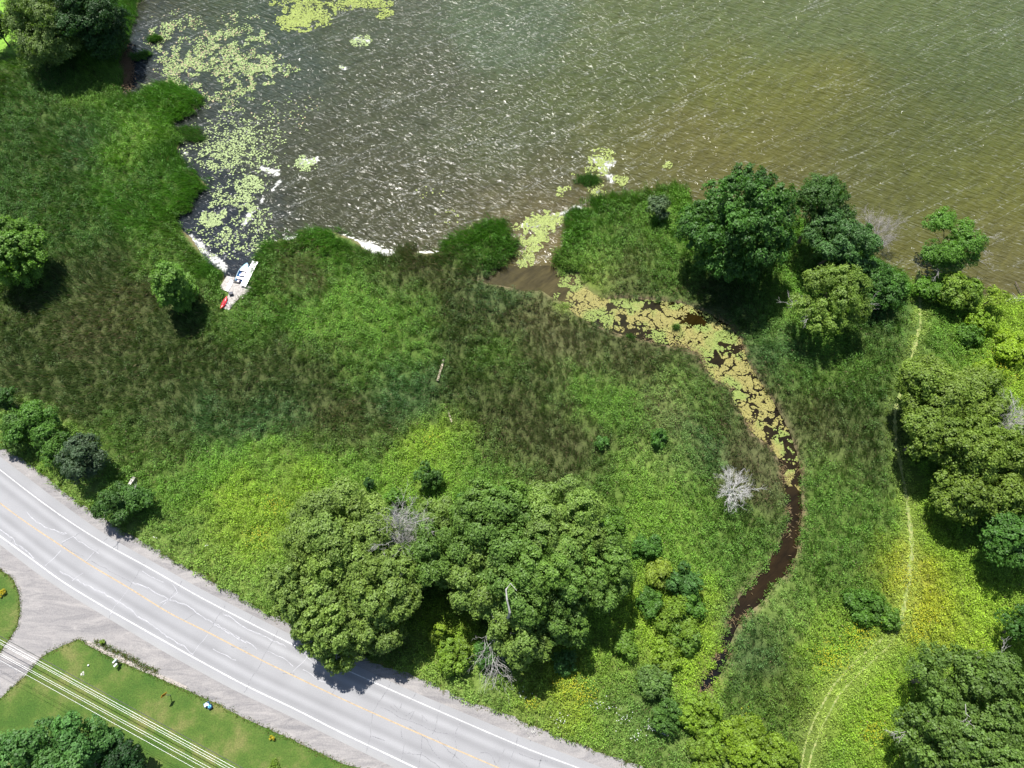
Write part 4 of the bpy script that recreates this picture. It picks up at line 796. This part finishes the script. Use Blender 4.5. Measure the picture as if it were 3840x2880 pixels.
# ------------------------------------------------------------------ driftwood
def log(label, pts, r, m=DEADBARK, name='driftwood_log', z=.12):
    q = at([p[0] for p in pts], [p[1] for p in pts], z); c = q.mean(0); mb = MB()
    n = len(q); mb.tube([tuple(a-c) for a in q], [r*(1-.5*i/(n-1)) for i in range(n)], 7)
    for k in range(3):
        a = Vector(q[n//2]-c); twig(mb, a, a+Vector((random.uniform(-1, 1), random.uniform(-1, 1), .3)), r*.4, 0)
    o = mb.build(name, m); o.location = tuple(map(float, c)); tag(o, label, 'driftwood', 'driftwood along the lake shore'); return o
log('white driftwood log on the point beside the shore thicket', [(3252,974),(3275,988),(3302,1004)], .16, z=.5)
log('short white log below the vine covered shrub', [(3652,1106),(3664,1116),(3674,1122)], .13)
log('long pale driftwood branch at the right edge of the shore', [(3770,1130),(3795,1119),(3820,1120),(3870,1117)], .12, z=.3)
log('second driftwood branch under the long one at the right edge', [(3780,1138),(3810,1128),(3870,1130)], .09, z=.3)
log('grey brown stick jutting out of the lake at the right edge', [(3808,1056),(3820,1082),(3838,1112)], .08, z=.4, m=WOODD)

# ------------------------------------------------------------------ dock, boat, kayak
DZ = .45
def wp(zx, zy, z=DZ): return at(780+zx/6.9125, 940+zy/6.9125, z)
def deck_part(name, corners, z, th, m, parent, o0, planks=0, along=0):
    c = [wp(a, b, z)-o0 for a, b in corners]; mb = MB()
    if planks:
        for i in range(planks):
            t0 = i/planks+.006; t1 = (i+1)/planks-.006
            L = lambda a, b, t: a*(1-t)+b*t
            if along == 0: q = [L(c[0], c[3], t0), L(c[1], c[2], t0), L(c[1], c[2], t1), L(c[0], c[3], t1)]
            else: q = [L(c[0], c[1], t0), L(c[0], c[1], t1), L(c[3], c[2], t1), L(c[3], c[2], t0)]
            dz = random.uniform(-.006, .006); vs = [(p[0], p[1], p[2]+dz) for p in q]+[(p[0], p[1], p[2]+dz-th) for p in q]
            mb.add(vs, [(3, 2, 1, 0), (4, 5, 6, 7), (0, 1, 5, 4), (1, 2, 6, 5), (2, 3, 7, 6), (3, 0, 4, 7)])
    else:
        vs = [tuple(p) for p in c]+[(p[0], p[1], p[2]-th) for p in c]; n = len(c)
        mb.add(vs, [tuple(range(n))[::-1], tuple(range(n, 2*n))]+[(i, (i+1) % n, n+(i+1) % n, n+i) for i in range(n)])
    return mb.build(name, m, parent)
import bmesh
def fixn(o):
    bm = bmesh.new(); bm.from_mesh(o.data); bmesh.ops.recalc_face_normals(bm, faces=bm.faces); bm.to_mesh(o.data); bm.free(); return o
o0 = wp(640, 1000, 0); dk = empty('dock', tuple(map(float, o0)), 'weathered pale plank dock at the marsh edge', 'dock')
fixn(deck_part('deck', [(490, 650), (700, 695), (530, 1075), (285, 975)], DZ, .08, PLANK, dk, o0, 9, 0))
fixn(deck_part('deck', [(640, 835), (985, 905), (800, 1230), (530, 1085)], DZ+.01, .08, PLANK, dk, o0, 14, 1))
fixn(deck_part('deck', [(985, 905), (1170, 940), (1080, 1100), (895, 1240), (805, 1228)], DZ-.02, .08, PLANK, dk, o0))
fixn(deck_part('deck', [(545, 1095), (800, 1235), (540, 1540), (380, 1500)], DZ, .08, PLANK, dk, o0, 16, 0))
fixn(deck_part('plank', [(590, 740), (660, 800), (520, 1060), (440, 1030)], DZ+.07, .04, WHITE, dk, o0))
for a, b in ((500, 670), (690, 705), (300, 965), (980, 915), (800, 1220), (1150, 950), (420, 1490), (530, 1520), (840, 890)):
    p = wp(a, b, 0)-o0; MB().tube([(p[0], p[1], -.8), (p[0], p[1], DZ-.09)], .06, 7).build('pile', WOODD, dk)
# raised white gangway
go = wp(1060, 600, 0); gw = empty('gangway', tuple(map(float, go)), 'long narrow white gangway lying beside the blue boat', 'gangway')
GZ = .85
fixn(deck_part('walkway', [(1165, 262), (1285, 288), (962, 925), (845, 895)], GZ, .07, WHITE, gw, go, 26, 0))
mb = MB()
for (a, b), (c, d) in (((1162, 262), (842, 897)), ((1288, 288), (965, 927))):
    p = wp(a, b, GZ)-go; q = wp(c, d, GZ)-go; mb.tube([(p[0], p[1], GZ-.06), (q[0], q[1], GZ-.06)], .06, 4)
for (a, b), (c, d) in (((1165, 275), (1215, 390)), ((1215, 390), (1280, 300)), ((915, 860), (850, 900)), ((915, 860), (955, 925))):
    p = wp(a, b, GZ)-go; q = wp(c, d, GZ)-go; mb.tube([(p[0], p[1], GZ+.02), (q[0], q[1], GZ+.02)], .015, 4)
mb.build('frame', STEEL, gw)
for a, b in ((1175, 280), (1270, 300), (860, 890), (955, 915)):
    p = wp(a, b, GZ)-go; MB().tube([(p[0], p[1], -.7), (p[0], p[1], GZ-.07)], .04, 6).build('leg', STEEL, gw)
# boat
bow = wp(1015, 322, .5); stern = wp(800, 790, .45); bc = (bow+stern)/2; dv = stern-bow; L = float(np.hypot(dv[0], dv[1])); rz = math.atan2(-dv[0], dv[1])+pi
bt = empty('motor_boat', (float(bc[0]), float(bc[1]), 0), 'small blue open boat with white seats moored by the gangway', 'boat', rz=rz)
# local frame: +y to the bow
HW = .72
def hull_ring(t, inset=0, z=None):
    # t 0 stern..1 bow
    wd = HW*(1-max(0, (t-.45)/.55)**2.2)*(0.9+.1*min(1, t*4)); wd = max(wd-inset, .01); yy = -L/2+L*t; sheer = .42+.14*t*t
    keel = .02+.22*max(0, (t-.75)/.25)**2
    return [(-wd, yy, sheer), (-wd*.82, yy, keel+.14), (-wd*.3, yy, keel-.08), (wd*.3, yy, keel-.08), (wd*.82, yy, keel+.14), (wd, yy, sheer)]
mb = MB(); T = [i/14 for i in range(15)]; V = []; F = []
for t in T: V += hull_ring(t)
for i in range(14):
    for k in range(5): F.append((i*6+k, i*6+k+1, (i+1)*6+k+1, (i+1)*6+k))
F.append((0, 1, 2, 3, 4, 5)); mb.add(V, F); hull = mb.build('hull', BLUE, bt, True); sm = hull.modifiers.new('solid', 'SOLIDIFY'); sm.thickness = .03
mb = MB()
for s_ in (-1, 1): mb.tube([(s_*abs(hull_ring(t)[0][0]), hull_ring(t)[0][1], hull_ring(t)[0][2]+.01) for t in T], .03, 5)
mb.build('gunwale', PALEBLUE, bt)
def deck_piece(nm, t0, t1, z, m, ins=.03):
    a = [hull_ring(t0+(t1-t0)*i/6, ins) for i in range(7)]; up = [(r_[0][0], r_[0][1], z+.14*(t0+(t1-t0)*i/6)**2) for i, r_ in enumerate(a)]; dn = [(-p[0], p[1], p[2]) for p in up]
    vs = up+dn[::-1]; n = len(vs); mb = MB(); mb.add(vs+[(p[0], p[1], p[2]-.04) for p in vs], [tuple(range(n)), tuple(range(n, 2*n))[::-1]]+[(i, (i+1) % n, n+(i+1) % n, n+i) for i in range(n)])
    return fixn(mb.build(nm, m, bt))
deck_piece('bow_deck', .82, .995, .42, PALEBLUE); deck_piece('seat', .56, .81, .38, WHITE); deck_piece('seat', .13, .24, .36, WHITE); deck_piece('floor', .02, .56, .1, noise_col('boat_floor', (.03, .08, .2), (.06, .12, .28), 5), .1)
mb = MB(); mb.box((.1, -L*.08, .26), (.6, .7, .18), .2, .9); mb.box((-.25, -L*.14, .3), (.3, .3, .14), .5); mb.build('gear', noise_col('gear_cloth', (.55, .42, .42), (.8, .76, .74), 6), bt)
mo = MB(); mo.box((.05, -L/2-.12, .62), (.34, .46, .3), 0, .75); mo.build('outboard_motor', noise_col('motor_cover', (.62, .42, .42), (.78, .7, .7), 3, .4), bt, bevel=.04)
mb = MB(); mb.tube([(.05, -L/2-.1, .5), (.05, -L/2-.15, -.2)], .06, 6); mb.tube([(.05, -L/2, .62), (.05, -L/2+.45, .62)], .02, 5); mb.build('motor_leg', BLACK, bt)
# dark rack between boat stern and deck
ro_ = wp(745, 800, 0); mb = MB()
for a, b, c, d in ((655, 820, 840, 862), (680, 770, 860, 800), (690, 760, 655, 825), (760, 780, 740, 840), (850, 790, 835, 860), (720, 770, 700, 830)):
    p = wp(a, b, .5)-ro_; q = wp(c, d, .5)-ro_; mb.tube([(p[0], p[1], .5), (q[0], q[1], .5)], .03, 5)
p = wp(750, 810, .3)-ro_; mb.box((p[0], p[1], .25), (1.05, .35, .4), .2, .9)
o = mb.build('mooring_frame', BLACK); o.location = tuple(map(float, ro_)); tag(o, 'dark metal frame between the boat stern and the dock', 'frame')
# kayak
ka = wp(500, 1195, .6); kb = wp(330, 1525, .6); kc = (ka+kb)/2; dvk = ka-kb; KL = float(np.hypot(dvk[0], dvk[1]))
ky = empty('kayak', (float(kc[0]), float(kc[1]), DZ+.02), 'red kayak lying on the lower left edge of the dock', 'kayak', rz=math.atan2(dvk[1], dvk[0])-pi/2)
mb = MB(); V = []; F = []; n = 10; T = 13
for i in range(T):
    t = i/(T-1)*2-1; wd = max(.34*(1-abs(t)**2.1), .012); hgt = .15*(1-.35*abs(t)**2)
    for k in range(n):
        a = 2*pi*k/n; V.append((wd*cos(a), t*KL/2, .16+hgt*sin(a)+.1*abs(t)**3))
for i in range(T-1):
    for k in range(n): F.append((i*n+k, (i+1)*n+k, (i+1)*n+(k+1) % n, i*n+(k+1) % n))
F += [tuple(range(n)), tuple((T-1)*n+k for k in range(n))[::-1]]; mb.add(V, F); mb.build('hull', RED, ky, True)
mb = MB(); mb.tube([(.19*cos(a), .42*sin(a)-.05, .315) for a in np.linspace(0, 2*pi, 19)], .022, 5, False); mb.build('cockpit_rim', noise_col('dark_red_rim', (.2, .01, .02), (.3, .02, .03), 4), ky, True)
mb = MB(); mb.add([(.17*cos(a), .4*sin(a)-.05, .318) for a in np.linspace(0, 2*pi, 18, endpoint=False)], [tuple(range(18))]); mb.build('cockpit', noise_col('cockpit_red', (.3, .01, .02), (.42, .02, .03), 4), ky)
# folding rack beside the kayak, black bin
q = wp(530, 1360, 0); mb = MB()
for a, b, c, d, z0, z1 in ((490, 1330, 575, 1345, .9, .9), (575, 1345, 545, 1400, .9, .9), (460, 1390, 545, 1400, .9, .9), (575, 1345, 575, 1345, .45, .9), (545, 1400, 545, 1400, .45, .9), (490, 1330, 490, 1330, .45, .9), (460, 1390, 460, 1390, .45, .9)):
    p1 = wp(a, b, .9)-q; p2 = wp(c, d, .9)-q; mb.tube([(p1[0], p1[1], z0), (p2[0]+.001, p2[1], z1)], .035, 5)
o = mb.build('sawhorse', WHITE); o.location = tuple(map(float, q)); tag(o, 'white sawhorse frame on the dock beside the red kayak', 'sawhorse')
q = wp(612, 1135, DZ); bb = empty('storage_bin', tuple(map(float, q)), 'black storage bin standing in the middle of the dock', 'bin', rz=.25)
MB().box((0, 0, .18), (.5, .36, .34), 0, 1.08).build('body', BLACK, bb, bevel=.02); MB().box((0, 0, .375), (.57, .42, .045)).build('lid', noise_col('dark_lid', (.05, .055, .07), (.1, .1, .12), 5), bb, bevel=.012)
# bits of old boardwalk in the marsh
def slab(label, a, b, wd, m=PLANK, n=5, name='boardwalk', z=.75):
    p = at(*a, LZ+z); q = at(*b, LZ+z); c = (p+q)/2; d = q-p; Ln = float(np.hypot(d[0], d[1])); mb = MB()
    for i in range(n):
        mb.box((random.uniform(-.03, .03), -Ln/2+Ln*(i+.5)/n, 0), (wd*random.uniform(.85, 1.1), Ln/n*.92, .06), random.uniform(-.05, .05))
    mb.box((-wd*.35, 0, -z/2-.05), (.07, Ln*.96, z-.05)); mb.box((wd*.35, 0, -z/2-.05), (.07, Ln*.96, z-.05))
    o = mb.build(name, m); o.location = tuple(map(float, c)); o.rotation_euler = (0, 0, math.atan2(d[1], d[0])-pi/2); tag(o, label, 'boardwalk', 'remains of a boardwalk in the marsh'); return o
BWM = noise_col('silvery_board', (.22, .18, .12), (.5, .43, .33), 2.2, .9)
slab('longer bleached boardwalk piece in the middle of the marsh', (1664, 1346), (1641, 1428), .3, m=BWM, n=9, z=.35)
slab('short boardwalk piece just above the yellow green grass patch', (1680, 1540), (1694, 1583), .2, m=BWM, n=5, z=.3)
slab('pale concrete slab half hidden behind the roadside bushes', (503, 1788), (482, 1822), .42, noise_col('weathered_slab', (.3, .28, .25), (.5, .47, .43), 3), 2, 'slab', .6)
mb = MB(); q = at(2475, 2745, LZ+.25); p0 = at(2435, 2728, LZ+.25)-q; p1 = at(2508, 2760, LZ+.25)-q
mb.tube([tuple(p0), (0, 0, .02), tuple(p1)], .12, 6); o = mb.build('timber_edging', CONC); o.location = tuple(map(float, q)); tag(o, 'pale timber edging below the dark bush near the road', 'edging')

# ------------------------------------------------------------------ mailbox, sign, recycling, small things on the lawn
mbx = at(428, 2482, 1.35); mbx[2] = LZ; mx_ = empty('mailbox', tuple(map(float, mbx)), 'grey rural mailbox on a dark post beside the gravel', 'mailbox', rz=radians(-37))
MB().box((0, 0, .5), (.11, .11, 1.0)).build('post', WOODD, mx_)
MB().box((0, 0, .93), (.1, .75, .09)).build('cross_arm', WOODD, mx_)
mb = MB(); V = []; n = 9
for s_ in (-1, 1):
    prof = [(-.11, .98), (-.11, 1.1)]+[(-.11*cos(a), 1.1+.11*sin(a)) for a in np.linspace(.3, pi-.3, n)]+[(.11, 1.1), (.11, .98)]
    V += [(p[0], .12+s_*.27, p[1]) for p in prof]
m_ = len(prof); mb.add(V, [tuple(range(m_)), tuple(range(m_, 2*m_))[::-1]]+[(i, (i+1) % m_, m_+(i+1) % m_, m_+i) for i in range(m_)]); fixn(mb.build('box', noise_col('pale_box', (.5, .56, .56), (.64, .7, .7), 4, .4), mx_))
mb = MB(); mb.box((.125, -.06, 1.17), (.02, .04, .18)); mb.build('flag', RED, mx_)
mb = MB(); mb.box((.3, -.2, .8), (.2, .42, .2), 0); mb.tube([(.3, -.2, .7), (.05, -.1, .62)], .03, 5); mb.build('newspaper_tube', noise_col('pale_tube', (.5, .52, .5), (.66, .68, .66), 4), mx_)
MB().tube([(-.32, .1, 0), (-.12, .05, .9)], .03, 5).build('brace', WOODD, mx_)
sg = at(614, 2607, LZ+1.85); sg[2] = LZ
ang = math.atan2(.75, .65); rs_ = empty('warning_sign', tuple(map(float, sg)), 'orange diamond warning sign with a black chevron on the lawn', 'road sign', rz=ang)
MB().box((0, .04, .9), (.06, .06, 1.8)).build('post', STEEL, rs_)
s2 = .47; zc = 1.85
ORG = noise_col('orange_sheet', (.72, .27, .02), (.8, .33, .03), 3, .45)
mb = MB(); mb.add([(0, 0, zc-s2), (s2, 0, zc), (0, 0, zc+s2), (-s2, 0, zc), (0, .012, zc-s2), (s2, .012, zc), (0, .012, zc+s2), (-s2, .012, zc)], [(0, 1, 2, 3), (7, 6, 5, 4), (0, 4, 5, 1), (1, 5, 6, 2), (2, 6, 7, 3), (3, 7, 4, 0)]); mb.build('panel', ORG, rs_)
mb = MB(); mb.add([(-.26, -.006, zc-.0), (.02, -.006, zc+.26), (.2, -.006, zc+.2), (-.02, -.006, zc+.0), (.2, -.006, zc-.2), (.02, -.006, zc-.26)], [(0, 5, 4, 3), (0, 3, 2, 1)]); mb.build('arrow', BLACK, rs_)
q = at(775, 2642, LZ+.3); q[2] = LZ+.04
b1 = empty('recycling_box', tuple(map(float, q)), 'blue recycling box full of white paper at the gravel edge', 'recycling box', rz=.5)
def open_box(nm, m, par, sx, sy, hh):
    mb = MB(); t = .02
    mb.box((0, 0, .02), (sx, sy, .03))
    for a, b, c, d in ((sx/2, 0, t, sy+t), (-sx/2, 0, t, sy+t), (0, sy/2, sx-t, t), (0, -sy/2, sx-t, t)): mb.box((a, b, hh/2+.02), (c, d, hh))
    return mb.build(nm, m, par)
open_box('box', BLUE, b1, .56, .42, .34)
mb = MB()
for k in range(9): mb.box((random.uniform(-.17, .17), random.uniform(-.12, .12), .27+.02*k), (.24, .17, .012), random.uniform(0, 3))
mb.build('paper', WHITE, b1)
q = at(787, 2650, LZ+.3); q[2] = LZ+.04
b2 = empty('recycling_bag', tuple(map(float, q)), 'bright blue bag in a dark bin next to the recycling box', 'bag', rz=.5)
open_box('bin', noise_col('navy', (.02, .05, .12), (.04, .08, .18), 5), b2, .46, .42, .34)
mb = MB(); V = []; F = []
for i in range(7):
    for k in range(12):
        f = pi*i/6; a = 2*pi*k/12; rr = (.2+.02*sin(5*a+i))*sin(f)+.004; V.append((rr*cos(a), rr*sin(a), .3+.17*-cos(f)))
for i in range(6):
    for k in range(12): F.append((i*12+k, i*12+(k+1) % 12, (i+1)*12+(k+1) % 12, (i+1)*12+k))
mb.add(V, F); mb.tube([(0, 0, .45), (.04, .05, .56)], [.05, .09], 6); mb.build('bag', noise_col('cyan_plastic', (.06, .35, .6), (.2, .55, .75), 7, .3), b2, True)
mb = MB(); V = []; F = []
for i in range(7):
    for k in range(10):
        f = pi*i/6; a = 2*pi*k/10; V.append((.11*sin(f)*cos(a)+.0001*k, .11*sin(f)*sin(a), .11-.11*cos(f)))
for i in range(6):
    for k in range(10): F.append((i*10+k, i*10+(k+1) % 10, (i+1)*10+(k+1) % 10, (i+1)*10+k))
mb.add(V, F); o = mb.build('white_ball', WHITE, None, True); o.location = tuple(map(float, at(333, 2495, LZ+.04))); tag(o, 'small white ball lying on the lawn', 'ball')
mb = MB()
for k in range(6): mb.box((random.uniform(-.2, .2), random.uniform(-.3, .3), .05), (.2, .14, .08), random.uniform(0, 3), .6)
o = mb.build('stone', CONC); o.location = tuple(map(float, at(308, 2528, LZ+.03))); tag(o, 'flat pale stone sunk in the lawn near the mailbox', 'stone')
for px, py, r, lb in ((10, 2227, 16, 'yellow flowering plant on the small lawn left of the driveway'), (1020, 2766, 12, 'yellow flowering tuft at the lower lawn edge'), (1030, 2872, 26, 'yellow green plant cut by the bottom edge of the lawn'), (8, 1662, 16, 'yellow flowering plant beside the road at the left edge'), (381, 2409, 12, 'green weed tuft growing in the gravel')):
    tree('flower_tuft', lb, px, py, r, .6, (196, 184, 48) if 'flowering' in lb else (120, 152, 54), cat='plant', zc=.5, lobes=7, leaf=.13, lsize=.4)

# ------------------------------------------------------------------ overhead wires
WIRE = noise_col('bright_conductor', (.72, .73, .72), (.82, .82, .81), 2, .35, metallic=.15); CABLE = noise_col('black_cable', (.03, .035, .03), (.06, .065, .06), 2, .5)
wires = [(2398, 2671, 9.0, .015, WIRE, 'uppermost bright wire of the overhead line'), (2408, 2682, 9.0, .0125, WIRE, 'second bright wire from the top of the overhead line'), (2413.5, 2690, 9.0, .0125, WIRE, 'third bright wire from the top, close under the second'),
 (2449, 2722, 9.8, .0125, WIRE, 'fourth bright wire, first below the wide gap'), (2456, 2732, 9.8, .0125, WIRE, 'fifth bright wire, paired with the one above it'), (2475, 2753, 9.8, .0125, WIRE, 'lowest bright wire of the overhead line'), (2385, 2657, 7.0, .03, CABLE, 'dark cable running above the bright wires')]
for y0, y1, z, r, m, lb in wires:
    p = at(0, y0, z); q = at(500, y1, z); d = norm(q-p); c = (p+q)/2; mb = MB()
    pts = [tuple(d*t+np.array([0, 0, .0007*(t-12)**2*.25])) for t in np.linspace(-60, 75, 28)]
    mb.tube(pts, r, 6); o = mb.build('overhead_cable' if m is CABLE else 'power_line', m, None, True); o.location = tuple(map(float, c)); tag(o, lb+' over the lawn', 'power line', 'overhead wires crossing the lawn')
